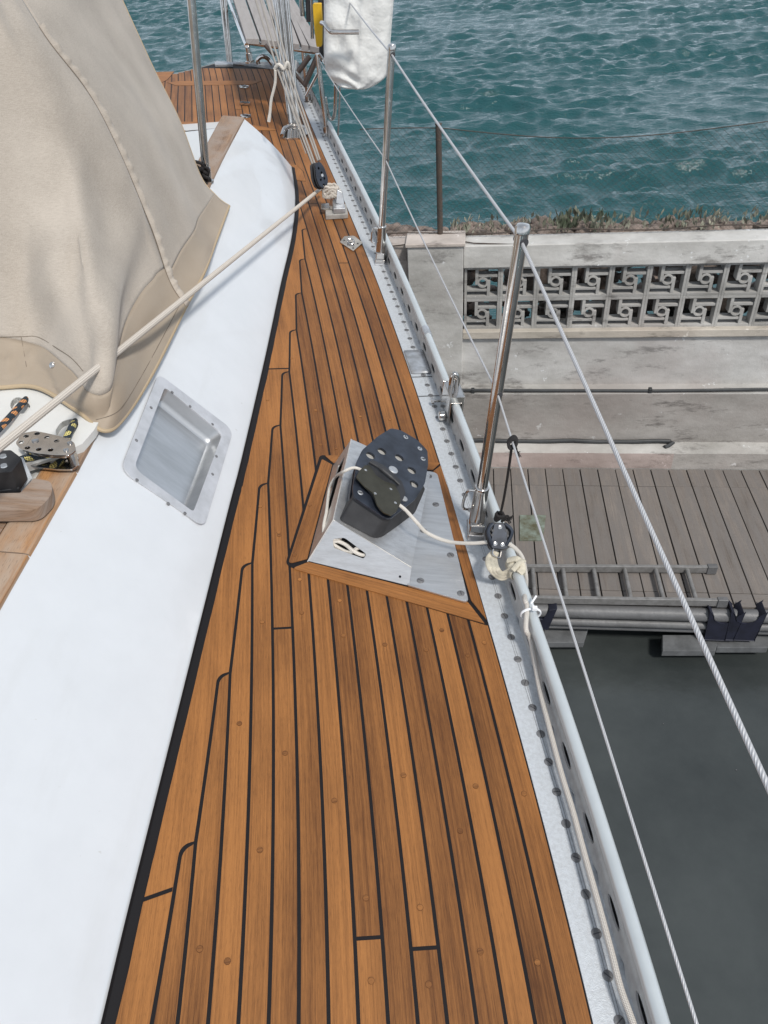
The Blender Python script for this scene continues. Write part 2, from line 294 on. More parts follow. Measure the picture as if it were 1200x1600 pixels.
# ---------------------------------------------------------------- mesh building
def cross_axes(d):
    d = d.normalized(); u = V((0, 0, 1)) if abs(d.z) < .9 else V((1, 0, 0))
    x = d.cross(u).normalized(); return x, x.cross(d).normalized()
def smooth(pts, n=8, closed=False):
    P = [V(p) for p in pts]; out = []
    if len(P) < 3: return P
    m = len(P)
    for i in range(m if closed else m - 1):
        if closed: a, b, c, d = P[(i - 1) % m], P[i], P[(i + 1) % m], P[(i + 2) % m]
        else: a, b, c, d = P[max(i - 1, 0)], P[i], P[i + 1], P[min(i + 2, m - 1)]
        for j in range(n):
            t = j / n
            out.append(.5 * ((2 * b) + (c - a) * t + (2 * a - 5 * b + 4 * c - d) * t * t + (3 * b - a - 3 * c + d) * t ** 3))
    if not closed: out.append(P[-1])
    return out
class MB:
    def __init__(s): s.v = []; s.f = []; s.mi = []; s.uv = []; s.t = []
    def face(s, idx, uv=None, mi=0, tint=.5):
        s.f.append(list(idx)); s.mi.append(mi); s.uv.append(uv or [(0, 0)] * len(idx)); s.t.append(tint)
    def add(s, vs): k = len(s.v); s.v += [V(x) for x in vs]; return k
    def quad(s, a, b, c, d, uv=None, mi=0, tint=.5):
        k = s.add((a, b, c, d)); s.face((k, k + 1, k + 2, k + 3), uv, mi, tint)
    def box(s, c, size, ax=None, mi=0, tint=.5, uvs=1.0):
        c = V(c); X, Y, Z = ax or (V((1, 0, 0)), V((0, 1, 0)), V((0, 0, 1))); hx, hy, hz = size[0] / 2, size[1] / 2, size[2] / 2
        k = s.add([c + X * (hx * i) + Y * (hy * j) + Z * (hz * l) for l in (-1, 1) for j in (-1, 1) for i in (-1, 1)])
        ro = random.random() * 20
        for q, (a, b) in (((0, 2, 3, 1), (1, 0)), ((4, 5, 7, 6), (0, 1)), ((0, 1, 5, 4), (0, 2)), ((2, 6, 7, 3), (2, 0)), ((0, 4, 6, 2), (2, 1)), ((1, 3, 7, 5), (1, 2))):
            long = 0 if size[0] >= size[1] else 1
            uv = []
            for i in q:
                p = ((-1, 1)[i & 1] * hx, (-1, 1)[(i >> 1) & 1] * hy, (-1, 1)[i >> 2] * hz)
                uv.append((p[long] + ro, (p[1 - long] + p[2]) + ro))
            s.face([k + i for i in q], uv, mi, tint)
    def tube(s, pts, r, seg=12, closed=False, mi=0, cap=True, tint=.5, flat=None, up=None):
        P = [V(p) for p in pts]; n = len(P); k0 = len(s.v); L = 0; Ls = []
        x = None
        for i, p in enumerate(P):
            a = P[i - 1] if (i or closed) else P[0]; b = P[(i + 1) % n] if (i < n - 1 or closed) else P[-1]
            d = (b - a)
            if d.length < 1e-9: d = V((0, 0, 1))
            d.normalize()
            if up is not None: y = (V(up) - d * V(up).dot(d)).normalized(); x = y.cross(d)
            else:
                if x is None: x, y = cross_axes(d)
                x = (x - d * x.dot(d)).normalized(); y = x.cross(d)
            if i: L += (P[i] - P[i - 1]).length
            Ls.append(L); rr = r[i] if isinstance(r, (list, tuple)) else r
            rx, ry = (rr, rr) if flat is None else (rr, rr * flat)
            s.add([p + x * (rx * math.cos(2 * math.pi * j / seg)) + y * (ry * math.sin(2 * math.pi * j / seg)) for j in range(seg)])
        for i in range(n if closed else n - 1):
            i2 = (i + 1) % n; l2 = Ls[i2] if i2 else L + (P[0] - P[-1]).length
            for j in range(seg):
                j2 = (j + 1) % seg
                s.face((k0 + i * seg + j, k0 + i * seg + j2, k0 + i2 * seg + j2, k0 + i2 * seg + j),
                       [(j / seg, Ls[i]), ((j + 1) / seg, Ls[i]), ((j + 1) / seg, l2), (j / seg, l2)], mi, tint)
        if cap and not closed:
            s.face([k0 + j for j in range(seg)][::-1], None, mi, tint); s.face([k0 + (n - 1) * seg + j for j in range(seg)], None, mi, tint)
    def cyl(s, a, b, r, seg=16, mi=0, r2=None): s.tube([a, b], [r, r if r2 is None else r2], seg, mi=mi)
    def lathe(s, o, ax, prof, seg=20, mi=0):
        o = V(o); d = V(ax).normalized(); x, y = cross_axes(d); k0 = len(s.v)
        for h, r in prof: s.add([o + d * h + (x * math.cos(2 * math.pi * j / seg) + y * math.sin(2 * math.pi * j / seg)) * max(r, 1e-5) for j in range(seg)])
        for i in range(len(prof) - 1):
            for j in range(seg):
                j2 = (j + 1) % seg; s.face((k0 + i * seg + j, k0 + i * seg + j2, k0 + (i + 1) * seg + j2, k0 + (i + 1) * seg + j), None, mi)
        s.face([k0 + (len(prof) - 1) * seg + j for j in range(seg)], None, mi); s.face([k0 + j for j in range(seg)][::-1], None, mi)
    def plate(s, outer, n, t, holes=(), mi=0, hmi=None, tint=.5, uvax=None):
        """a flat polygon (3D points) with holes, its face at the points and t thick behind, along -n"""
        n = V(n).normalized(); loops = [[V(p) for p in outer]] + [[V(p) for p in h] for h in holes]
        x, y = cross_axes(n); o = loops[0][0]
        if uvax is not None: x = (V(uvax) - n * V(uvax).dot(n)).normalized(); y = n.cross(x)
        fl = [[V(((p - o).dot(x), (p - o).dot(y), 0)) for p in lp] for lp in loops]
        tri = tessellate_polygon(fl); flat = [p for lp in loops for p in lp]; f2 = [q for lp in fl for q in lp]
        ro = random.random() * 30
        k = s.add(flat); k2 = s.add([p - n * t for p in flat])
        for a, b, c in tri:
            if (flat[b] - flat[a]).cross(flat[c] - flat[a]).dot(n) < 0: b, c = c, b
            uv = [(f2[i].x + ro, f2[i].y + ro) for i in (a, b, c)]
            s.face((k + a, k + b, k + c), uv, mi, tint); s.face((k2 + c, k2 + b, k2 + a), uv[::-1], mi, tint)
        st = 0
        for li, lp in enumerate(loops):
            m = len(lp)
            for i in range(m):
                i2 = (i + 1) % m
                a, b = st + i, st + i2
                s.face((k + a, k2 + a, k2 + b, k + b), [(f2[a].x + ro, f2[a].y + ro), (f2[a].x + ro, f2[a].y + ro + t), (f2[b].x + ro, f2[b].y + ro + t), (f2[b].x + ro, f2[b].y + ro)], (hmi if hmi is not None and li else mi), tint)
            st += m
    def grid(s, rows, closed=False, mi=0, tint=.5, uvs=None):
        k = len(s.v); n = len(rows[0])
        for r in rows: s.add(r)
        for i in range(len(rows) - 1):
            for j in range(n if closed else n - 1):
                j2 = (j + 1) % n
                uv = [(j, i), (j + 1, i), (j + 1, i + 1), (j, i + 1)] if uvs is None else [(a * uvs[0], b * uvs[1]) for a, b in ((j, i), (j + 1, i), (j + 1, i + 1), (j, i + 1))]
                s.face((k + i * n + j, k + i * n + j2, k + (i + 1) * n + j2, k + (i + 1) * n + j), uv, mi, tint)
    def sphere(s, c, r, sc=(1, 1, 1), seg=12, mi=0, ax=None):
        X, Y, Z = ax or (V((1, 0, 0)), V((0, 1, 0)), V((0, 0, 1))); rows = []
        for i in range(seg // 2 + 1):
            th = math.pi * i / (seg // 2)
            rows.append([V(c) + X * (r * sc[0] * math.sin(th) * math.cos(2 * math.pi * j / seg)) + Y * (r * sc[1] * math.sin(th) * math.sin(2 * math.pi * j / seg)) + Z * (r * sc[2] * math.cos(th)) for j in range(seg)])
        s.grid(rows, True, mi)
    def build(s, name, mats, parent=None, fr=BO, o=None, bevel=0, ang=35, solid=0, flip=False, sub=0):
        if parent is not None: o = V(parent['_o']) if '_o' in parent else V((0, 0, 0))
        elif o is None: o = s.v[0].copy()
        o = V(o); me = bpy.data.meshes.new(name)
        me.from_pydata([tuple(v - o) for v in s.v], [], s.f)
        for m in (mats if isinstance(mats, (list, tuple)) else [mats]): me.materials.append(m)
        uvl = me.uv_layers.new(name='UVMap'); fl = [c for u in s.uv for q in u for c in q]; uvl.data.foreach_set('uv', fl)
        me.polygons.foreach_set('material_index', s.mi)
        at = me.attributes.new('tint', 'FLOAT_COLOR', 'CORNER'); tl = []
        for f, t in zip(s.f, s.t):
            c = t if isinstance(t, (list, tuple)) else (t, t, t)
            tl += [c[0], c[1], c[2], 1.0] * len(f)
        at.data.foreach_set('color', tl)
        me.polygons.foreach_set('use_smooth', [True] * len(me.polygons))
        me.update(); me.validate()
        me.set_sharp_from_angle(angle=R(ang))
        ob = bpy.data.objects.new(name, me); COL.objects.link(ob)
        ob['_o'] = tuple(o)
        if parent is not None: ob.parent = parent
        else: ob.matrix_world = fr.M @ Matrix.Translation(o)
        if solid: q = ob.modifiers.new('solid', 'SOLIDIFY'); q.thickness = solid; q.offset = -1
        if sub: q = ob.modifiers.new('sub', 'SUBSURF'); q.levels = q.render_levels = sub
        if bevel: q = ob.modifiers.new('bevel', 'BEVEL'); q.width = bevel; q.segments = 2; q.limit_method = 'ANGLE'; q.angle_limit = R(40); q.harden_normals = True
        return ob
def thing(name, label, cat, o, fr=BO, group=None):
    e = bpy.data.objects.new(name, None); COL.objects.link(e); e.empty_display_size = .05
    e.matrix_world = fr.M @ Matrix.Translation(V(o)); e['_o'] = tuple(V(o)); tag(e, label, cat, group); return e
def tag(o, label=None, cat=None, group=None, kind=None):
    if label: o['label'] = label
    if cat: o['category'] = cat
    if group: o['group'] = group
    if kind: o['kind'] = kind
    return o
def circ(c, r, x, y, n=16, ry=None, ph=0): return [V(c) + x * (r * math.cos(2 * math.pi * i / n + ph)) + y * ((ry or r) * math.sin(2 * math.pi * i / n + ph)) for i in range(n)]
def roundpoly(pts, r, n=5):
    P = [V(p) for p in pts]; out = []; m = len(P)
    for i in range(m):
        a, b, c = P[i - 1], P[i], P[(i + 1) % m]; rr = r[i] if isinstance(r, (list, tuple)) else r
        rr = min(rr, (a - b).length * .45, (c - b).length * .45)
        p, q = b + (a - b).normalized() * rr, b + (c - b).normalized() * rr
        for j in range(n + 1):
            t = j / n; out.append(p * (1 - t) ** 2 + b * 2 * t * (1 - t) + q * t * t)
    return out
X3, Y3, Z3 = V((1, 0, 0)), V((0, 1, 0)), V((0, 0, 1))

# ================================================================ WATER
rng = np.random.RandomState(4)
def axis_steps(segs):
    out = [segs[0][0]]
    for a, b, st in segs:
        n = max(1, int(round((b - a) / st))); out += [a + (b - a) * (i + 1) / n for i in range(n)]
    return np.array(out)
def make_sea():
    xs = axis_steps([(-600, -60, 90), (-60, -26, 1.2), (-26, 30, .10), (30, 60, 1.2), (60, 600, 90)])
    ys = axis_steps([(-200, 5, 20), (5, 11, .5), (11, 30, .08), (30, 62, .15), (62, 100, 2), (100, 1500, 120)])
    Xg, Yg = np.meshgrid(xs, ys); Z = np.zeros_like(Xg); DX = np.zeros_like(Xg); DY = np.zeros_like(Xg)
    for i in range(90):
        lam = .30 * (8.0 ** rng.rand()); k = 2 * math.pi / lam
        th = R(97) + rng.randn() * .55; a = lam * .0125 * (.5 / lam) ** .5 * (0.5 + rng.rand()); ph = rng.rand() * 6.283
        q = k * (Xg * math.cos(th) + Yg * math.sin(th)) + ph
        Z += a * np.sin(q); DX -= .5 * a * math.cos(th) * np.cos(q) * -1; DY -= .5 * a * math.sin(th) * np.cos(q) * -1
    patch = .75 + .45 * np.sin(Xg * .33 + 1.1 * np.sin(Yg * .21)) * np.sin(Yg * .47 + .8 * np.sin(Xg * .17))
    patch = np.clip(patch, .5, 1.0)
    fade = np.clip((Yg - 8) / 6, 0, 1) * np.clip((70 - Yg) / 15, 0, 1) * np.clip((40 - abs(Xg)) / 12, 0, 1) * patch
    v = np.stack([Xg + DX * fade, Yg + DY * fade, Z * fade - .46], -1).reshape(-1, 3)
    ny, nx = Xg.shape; i, j = np.meshgrid(np.arange(ny - 1), np.arange(nx - 1), indexing='ij')
    a = (i * nx + j).ravel(); f = np.stack([a, a + 1, a + nx + 1, a + nx], -1)
    me = bpy.data.meshes.new('sea'); me.from_pydata(v.tolist(), [], f.tolist()); me.materials.append(SEA)
    me.polygons.foreach_set('use_smooth', [True] * len(me.polygons)); me.update()
    o = bpy.data.objects.new('sea', me); COL.objects.link(o); o.matrix_world = ML_; o['kind'] = 'structure'
make_sea()

# ================================================================ LAND: sea wall, boardwalk, fence
Y0 = LZ(900, 731, 0).y                                   # foot of the kerb
prof = [(Y0, -.9), (Y0, 0.0)]
def up(row): y = prof[-1][0]; prof.append((y, LY(900, row, y).z))
def back(row): z = prof[-1][1]; prof.append((LZ(900, row, z).y, z))
up(708); back(690); up(616); back(600); up(526); yw, zs = prof[-1]
XL, XR = -.85, 9.0
xpl, xpr = LY(637, 400, yw).x, LY(724, 400, yw).x       # the pillar's two edges
mb = MB()
random.seed(3)
tints = [(.8, .8, .8), (.84, .80, .78), (.95, .94, .93), (.70, .67, .655), (.9, .9, .9), (1.02, 1.02, 1.03)]
for i in range(len(prof) - 1):
    (ya, za), (yb, zb) = prof[i], prof[i + 1]
    n = 40; rows = []
    t = tints[min(i, 5)]
    for q, (yy, zz) in enumerate(((ya, za), (yb, zb))):
        rows.append([V((XL + (XR - XL) * j / n, yy + .006 * noise.noise(V((j * .7, yy, zz * 3))), zz + .006 * noise.noise(V((j * .5, zz, 7))))) for j in range(n + 1)])
    if i == 1: mb.grid([r[:12] for r in rows], tint=(.86, .72, .69)); mb.grid([r[11:] for r in rows], tint=t)
    else: mb.grid(rows, tint=t)
mb.quad(*[V((XL, y, z)) for y, z in ((Y0, -.9), (yw + .3, -.9), (yw + .3, zs), (Y0, prof[2][1]))])
wt = thing('sea_wall', 'weathered grey concrete sea wall with patterned openings behind the boardwalk', 'wall', (XL, Y0, 0), LA)
mb.build('stepped_base', WALLM, wt)
zt1 = LY(900, 515, yw).z; zt2 = LY(900, 416, yw).z; zt3 = LY(900, 380, yw).z     # screen bottom, screen top, beam top
mb = MB(); mb.box(((xpr + XR) / 2, yw + .10, (zs + zt1) / 2), (XR - xpr, .26, zt1 - zs + .004), tint=(1.0, .93, .84)); mb.build('screen_sill', WALLM, wt, bevel=.008)
mb = MB(); mb.box(((xpr + XR) / 2, yw + .11, (zt2 + zt3) / 2), (XR - xpr, .24, zt3 - zt2), tint=(1.12, 1.12, 1.12)); mb.build('top_beam', WALLM, wt, bevel=.01)
mb = MB(); mb.box(((xpl + xpr) / 2, yw + .10, (zs * .2 + zt3) / 2), (xpr - xpl, .27, zt3 - zs * .2 + .02), tint=(1.0, 1.0, 1.0))
mb.box(((xpl + xpr) / 2, yw + .10, zt3 + .022), (xpr - xpl + .03, .3, .03), tint=(1.08, .98, .93)); mb.build('pillar', WALLM, wt, bevel=.008)
mb = MB(); mb.box(((XL + xpl) / 2, yw + .16, zt3 * .5 + .02), (xpl - XL - .003, .2, zt3 - .04), tint=(.95, .86, .82)); mb.build('side_block', WALLM, wt, bevel=.008)
# breeze-block screen: two courses of blocks, each with an interlocking key pattern round a ring
bw = (LY(1190, 460, yw).x - LY(783, 460, yw).x) / 7.0; bh = (zt2 - zt1) / 2
def block(mb, x0, z0, w, h):
    yc = yw + .075; d = .10; t = .022; tn = (.70 + random.random() * .24,) * 3
    def bar(a, b, c, e, dd=d, off=0.0):     # x from a..b, z from c..e in fractions
        mb.box((x0 + (a + b) / 2 * w, yc + off + (random.random() - .5) * .0016, z0 + (c + e) / 2 * h), ((b - a) * w, dd, (e - c) * h), tint=tn)
    e = .072
    bar(0, e, 0, 1); bar(1 - e, 1, 0, 1); bar(e, 1 - e, 0, .09, d * .98); bar(e, 1 - e, .91, 1, d * .98)
    # pinwheel arms
    bar(.30, .39, .44, .91, d * .9)
    bar(.63, .72, .09, .56, d * .9)
    bar(.39, 1 - e, .66, .745, d * .82)
    bar(e, .63, .22, .30, d * .82)
    cx, cz = x0 + .51 * w, z0 + .50 * h; rows = []
    r1, r2 = .155 * w, .10 * w
    for yy, rr in ((yc - d * .46, r2), (yc - d * .46, r1), (yc + d * .46, r1), (yc + d * .46, r2), (yc - d * .46, r2)):
        rows.append([V((cx + rr * math.cos(a * .5236), yy, cz + rr * math.sin(a * .5236))) for a in range(12)])
    mb.grid(rows, True, tint=tn)
mb = MB(); nb = int((XR - xpr) / bw)
for c in range(2):
    for i in range(nb): block(mb, xpr + .01 + i * bw, zt1 + c * bh, bw, bh)
mb.build('block_screen', WALLM, wt, bevel=.003)
# pipes
for row, yo, xe, lab in ((611, prof[4][0] if 0 else None, XR, 'long black pipe running along the upper ledge of the sea wall'), (685, None, LY(1048, 685, prof[4][0] - .02).x, 'short dark pipe lying along the lower kerb ledge, bent at its end')):
    z = (prof[5][1] if row == 611 else prof[3][1]) + .021; yy = min(LZ(900, row - 1, z).y, (prof[5][0] if row == 611 else prof[3][0]) - .024); mb = MB()
    pts = [V((XL + .1 + (xe - XL - .1) * i / 24, yy + .004 * math.sin(i * 1.7), z + .006 * math.sin(i * .9))) for i in range(25)]
    if row == 685: pts += [pts[-1] + V((.02, -.02, -.0)), pts[-1] + V((-.02, -.05, -.012)), pts[-1] + V((-.06, -.07, -.015))]
    mb.tube(pts, .014 if row == 611 else .019, 10)
    tg = tag(mb.build('pipe', PIPEB, fr=LA), lab, 'pipe')
    if row == 611:
        for i in range(5):
            m2 = MB(); xx = XL + .9 + i * 1.55; m2.box((xx, yy, z), (.03, .042, .042)); m2.build('pipe_clip', PIPEB, tg, bevel=.004)

# boardwalk
Yf = LZ(900, 943, 0).y
bt = thing('boardwalk', 'grey weathered timber boardwalk with metal edge pipes below the sea wall', 'boardwalk', (0, Yf, 0), LA)
mb = MB(); random.seed(5)
x = XL; pw = .158; brow = LZ(700, 917, 0).y; brow2 = LZ(700, 757, 0).y
sx = -(LZ(1190, 760, 0).x - LZ(1190, 760, 0).x)
while x < XR:
    tn = random.random()
    w = pw - .007 - random.random() * .003
    lo = .35 + random.random() * .3
    for ya, yb, tt in ((Yf + .012, brow, lo + .2), (brow + .006, brow2, tn * .9), (brow2 + .005, Y0 - .012, tn * .7 + .1)):
        zz = -.012 + random.random() * .004
        if ya == Yf + .012 and 1.1 < x < 2.4: zz -= .001
        mb.box((x + w / 2, (ya + yb) / 2, zz), (w, yb - ya, .024), tint=tt)
    x += pw
mb.build('board_deck', BOARD, bt, bevel=.003)
mb = MB(); mb.box(((XL + XR) / 2, (Yf + Y0) / 2, -.12), (XR - XL, Y0 - Yf - .04, .16)); mb.build('under_frame', DKMET, bt)
for row, rr, dy in ((955, .052, -.035), (971, .034, -.05), (979, .02, -.03)):
    yy = Yf + dy; z = LY(900, row, yy).z; mb = MB()
    mb.tube([V((XL + (XR - XL) * i / 12, yy, z)) for i in range(13)], rr, 14); mb.build('edge_pipe', GREYPL, bt)
def rect_px(pts, z): return [LZ(a, b, z) for a, b in pts]
for (xa, xb, ra, rb) in ((850, 912, 978, 1004), (1120, 1200, 978, 1012), (1035, 1118, 992, 1017)):
    mb = MB(); z = -.30; q = [LZ(a, b, z) for a, b in ((xa, ra), (xb + 8, ra), (xb, rb), (xa, rb))]
    mb.plate(q[::-1] if (q[1] - q[0]).cross(q[2] - q[0]).z < 0 else q, (0, 0, 1), .06, tint=.5)
    mb.build('float_slab', mat('slab_concrete', (.13, .135, .14), .8, vary=.4, vscale=9), bt, bevel=.006)
for xc in (1132, 1166):
    c = LY(xc, 972, Yf - .09); mb = MB(); rr = .085
    outer = []
    for i in range(11): a = math.pi + math.pi * i / 10; outer.append(c + V((rr * math.cos(a), 0, rr * .9 * math.sin(a) + .06)))
    outer += [c + V((rr + .035, 0, .10)), c + V((rr + .02, 0, -.20)), c + V((-rr - .02, 0, -.20)), c + V((-rr - .035, 0, .10))]
    mb.plate(outer, (0, -1, 0), .12); mb.build('fender_cradle', NAVY, bt, bevel=.006)
mb = MB(); c = LY(848, 968, Yf - .09)
mb.plate([c + V(q) for q in ((-.09, 0, -.1), (.05, 0, -.12), (.10, 0, .12), (.04, 0, .10), (0, 0, .0), (-.09, 0, 0))], (0, -1, 0), .1); mb.build('fender_cradle', NAVY, bt, bevel=.006)
# steel plate and ladder on the boards
mb = MB(); q = [LZ(a, b, .006) for a, b in ((812, 845), (848, 845), (853, 806), (812, 806))]
for v_ in q: v_.z = .016
mb.plate(q, (0, 0, 1), .02); o = mb.build('steel_plate', mat('stained_plate', (.25, .30, .26), .5, .2, vscale=9, col2=(.10, .09, .05)), fr=LA, bevel=.001)
tag(o, 'small grey-green metal plate with a brown stain lying on the boards', 'plate')
a0, a1 = LZ(826, 889, .05), LZ(1112, 889, .05); b0, b1 = LZ(800, 937, .05), LZ(1128, 941, .05)
LADM = mat('dull_ladder_metal', (.27, .265, .26), .55, .4, vscale=20, col2=(.19, .185, .18))
lt = thing('ladder', 'grey aluminium ladder lying flat along the edge of the boardwalk', 'ladder', LZ(960, 912, 0.0), LA)
a0.x -= .5; b0.x -= .4
for (p, q), nm in (((a0, a1), 0), ((b0, b1), 1)):
    mb = MB(); d = (q - p).normalized(); mb.box((p + q) / 2, ((q - p).length, .028, .062), (d, Z3.cross(d), Z3)); mb.build('rail', LADM, lt, bevel=.003)
    mb = MB(); mb.box(q + d * .0, (.075, .042, .078), (d, Z3.cross(d), Z3)); mb.build('foot_cap', GREYPL, lt, bevel=.006)
for k in range(-1, 6):
    xx = LZ(1080, 912, .05).x - (5 - k) * (LZ(1080, 912, .05).x - LZ(834, 912, .05).x) / 5
    t = lambda P, Q: P + (Q - P) * ((xx - P.x) / (Q.x - P.x))
    mb = MB(); mb.cyl(t(b0, b1), t(a0, a1), .017, 12); mb.build('rung', LADM, lt)
# dark, still water of the berth
mb = MB(); zz = -.442; mb.quad(*[V(q) for q in ((-9, -9, zz), (XR + 6, -9, zz), (XR + 6, Yf + .35, zz), (-9, Yf + .35, zz))])
o = mb.build('berth_water', BERTH, fr=LA, o=(0, 0, zz)); o['kind'] = 'structure'
mb = MB(); random.seed(11)
for i in range(16):
    x, y = random.uniform(.6, 4.5), random.uniform(-1, Yf - .3); r = random.uniform(.003, .006)
    ph = random.random() * 6; mb.plate([V((x + r * random.uniform(.5, 1.3) * math.cos(ph + k * 1.05), y + r * random.uniform(.5, 1) * math.sin(ph + k * 1.05), zz + .006)) for k in range(6)], (0, 0, 1), .003)
o = mb.build('floating_scum', GREYPL, fr=LA); o['kind'] = 'stuff'

# rubble bank and weeds behind the wall
def rock(c, r, seed):
    mb = MB(); rows = []; n = 12
    for i in range(9):
        th = math.pi * i / 8; rows.append([])
        for j in range(n):
            ph = 2 * math.pi * j / n; d = V((math.sin(th) * math.cos(ph), math.sin(th) * math.sin(ph), math.cos(th)))
            q = r * (1 + .35 * noise.noise(d * 1.4 + V((seed, 0, 0))) + .15 * noise.noise(d * 4 + V((seed, 0, 0))))
            rows[-1].append(c + V((d.x * q * 1.3, d.y * q, d.z * q * .75)))
    return rows
ROCK = mat('pinkish_rock', (.30, .235, .20), .9, vscale=5, col2=(.09, .075, .065), bump=.7, bscale=30, detail=10)
mb = MB(); random.seed(8)
ytop = yw + .25
for i in range(1500):
    x = random.uniform(XL, XR); t = random.random()
    y = ytop + .02 + t * 1.1; z = zt3 - .045 - max(0, t - .28) * 2.9 + random.uniform(-.03, .02); r = random.uniform(.03, .075)
    mb.grid(rock(V((x, y, z)), r, i * 3.1), True)
for i in range(150):                                     # lower rocks, seen through the openings
    x = random.uniform(XL, XR); y = ytop + .22 + random.random() * .7; z = random.uniform(zt1 - .5, zt2 - .25); r = random.uniform(.09, .2)
    mb.grid(rock(V((x, y + (zt2 - z) * .3, z)), r, i * 1.7), True)
o = mb.build('rubble_bank', ROCK, fr=LA, ang=50); o['kind'] = 'stuff'
WEEDM = mat('pale_weed_leaf', (.40, .39, .31), .8, vscale=2.6, col2=(.06, .08, .045), vary=.5)
mb = MB(); random.seed(21)
for i in range(2600):
    x = random.uniform(xpl + .35, XR); dens = .5 + .5 * noise.noise(V((x * 1.6, 0, 4)))
    if random.random() > dens + .15: continue
    y = ytop + random.uniform(.0, .34); z = zt3 + random.uniform(-.03, .02)
    h = random.uniform(.03, .10) * (.5 + dens); a = random.random() * 6.28; w = h * random.uniform(.10, .22)
    dr = V((random.uniform(-.5, .5), random.uniform(-.5, .3), 1)).normalized() * h; sd_ = V((math.cos(a), math.sin(a), 0)) * w
    c = V((x, y, z)); k = mb.add((c, c + dr * .5 + sd_, c + dr, c + dr * .5 - sd_)); mb.face((k, k + 1, k + 2, k + 3))
o = mb.build('coastal_weeds', WEEDM, fr=LA, ang=180); o['kind'] = 'stuff'
# chain link fence
ft = thing('chain_link_fence', 'thin dark chain link fence with a rusty post on top of the sea wall', 'fence', LY(686, 372, yw + .18), LA)
yfz = yw + .18
pt, pb = LY(685, 195, yfz), LY(688, 374, yfz)
mb = MB(); mb.cyl(pb - Z3 * .05, pt, .023, 12); mb.cyl(pt, pt + Z3 * .01, .026, 12)
mb.cyl(pb - Z3 * .03, pb + Z3 * .02, .04, 10); mb.build('post', RUST, ft)
for xx in (pt.x + 3.0, ):
    mb = MB(); mb.cyl(V((xx, yfz, zt3)), V((xx, yfz, pt.z)), .023, 12); mb.build('post', RUST, ft)
mb = MB(); zt, zb = pt.z - .03, zt3 + .01
def sag(x): return -.09 * max(0, math.sin(max(0, x - pt.x) / 3.0 * math.pi)) - .02 * math.sin(x * 2)
step = .055; n = int((XR - XL) / step); H = zt - zb; m = int(H / step)
for i in range(-m, n):
    for sg in (1, -1):
        pts = []
        for j in range(0, m + 1):
            xx = XL + i * step + (j * step if sg > 0 else (m - j) * step)
            if XL <= xx <= XR: pts.append(V((xx, yfz + (.004 if (i + j) % 2 else -.004) * sg, zb + (H + sag(xx)) * j / m)))
        if len(pts) > 1: mb.tube(pts, .0009, 3, cap=False)
mb.build('wire_mesh', RUST, ft)
mb = MB()
for zz_, r in ((zt, .0035), (zb + .03, .005)):
    mb.tube([V((XL + (XR - XL) * i / 60, yfz, zz_ + (sag(XL + (XR - XL) * i / 60) if zz_ == zt else .012 * math.sin(i * .8)))) for i in range(61)], r, 6)
mb.tube([LY(610, 385, yw + .05), LY(650, 380, yw + .02), LY(686, 371, yfz), LY(740, 380, yw + .02), LY(900, 385, yw), LY(1200, 375, yw + .1)], .005, 6)
mb.build('line_wire', RUST, ft)

# ================================================================ THE YACHT
yacht = thing('sailing_yacht', 'sailing yacht with golden-brown teak side deck, white coaming and perforated aluminium toe rail', 'yacht', (0, 0, 0))
epx = [(928, 1590), (888, 1426), (855.6, 1310), (799, 1100), (762, 978), (730, 853), (687, 727), (651, 620), (599, 460), (562, 365), (522, 287), (502, 230), (485, 188), (469, 157), (458, 127)]
ep = [(.40, -.35), (.385, -.02)] + [tuple(B(*q).xy) for q in epx]
# smooth edge: least-squares polynomial x(y)
_y = np.array([q[1] for q in ep]); _x = np.array([q[0] for q in ep]); _pc = np.polyfit(_y, _x, 6)
ys_ = np.linspace(-.5, 7.0, 500); xs_ = np.polyval(_pc, ys_)
_dl = np.concatenate([[0], np.cumsum(np.hypot(np.diff(xs_), np.diff(ys_)))])
SMAX = _dl[-1]
def EX(s, o, z=0.0):
    """point s metres along the teak edge, o metres inboard of it"""
    x = np.interp(s, _dl, xs_); y = np.interp(s, _dl, ys_); a = np.interp(s + .01, _dl, xs_) - np.interp(s - .01, _dl, xs_); b = np.interp(s + .01, _dl, ys_) - np.interp(s - .01, _dl, ys_)
    l = math.hypot(a, b) or 1; return V((x - b / l * o, y + a / l * o, z))
_ss = np.arange(.02, SMAX - .02, .01); _EP = np.array([tuple(EX(s, 0)) for s in _ss])
def SO(p):
    d = np.hypot(_EP[:, 0] - p[0], _EP[:, 1] - p[1]); k = int(np.argmin(d)); s = _ss[k]
    q = EX(s, 0); return s, d[k] * (1 if p[0] < q.x else -1)
SY = lambda y: float(np.interp(y, ys_, _dl))
cpx = [(166, 1600), (213, 1400), (286, 1100), (360, 800), (380, 722), (417, 560), (440, 450), (458, 370), (462.5, 310), (457, 262)]
cab = [V((-.318, -.4, 0)), V((-.322, 0, 0))] + [B(*q) for q in cpx]
cab = smooth(cab, 12); _cs = np.array([SO(q) for q in cab]); _o = np.argsort(_cs[:, 0])
oc = lambda s: float(np.interp(s, _cs[_o, 0], _cs[_o, 1]))
SCE = SO(B(457, 262))[0]                                  # the coaming's aft end
PW = .0418
nibs = [(14, (301, 1318)), (13, (355, 1055)), (12, (393, 880)), (11, (418, 757)), (10, (435, 663)), (9, (446, 582)), (8, (459, 515)), (7, (467, 457)), (6, (473, 405)), (5, (482, 358))]
ns = [(SO(B(*q))[0], k) for k, q in nibs]
ns.append((SY(.27), 15)); ns.append((SY(-.12), 16)); ns.append((SY(-.5) + .05, 17)); ns.sort()
SEND = SY(6.16)
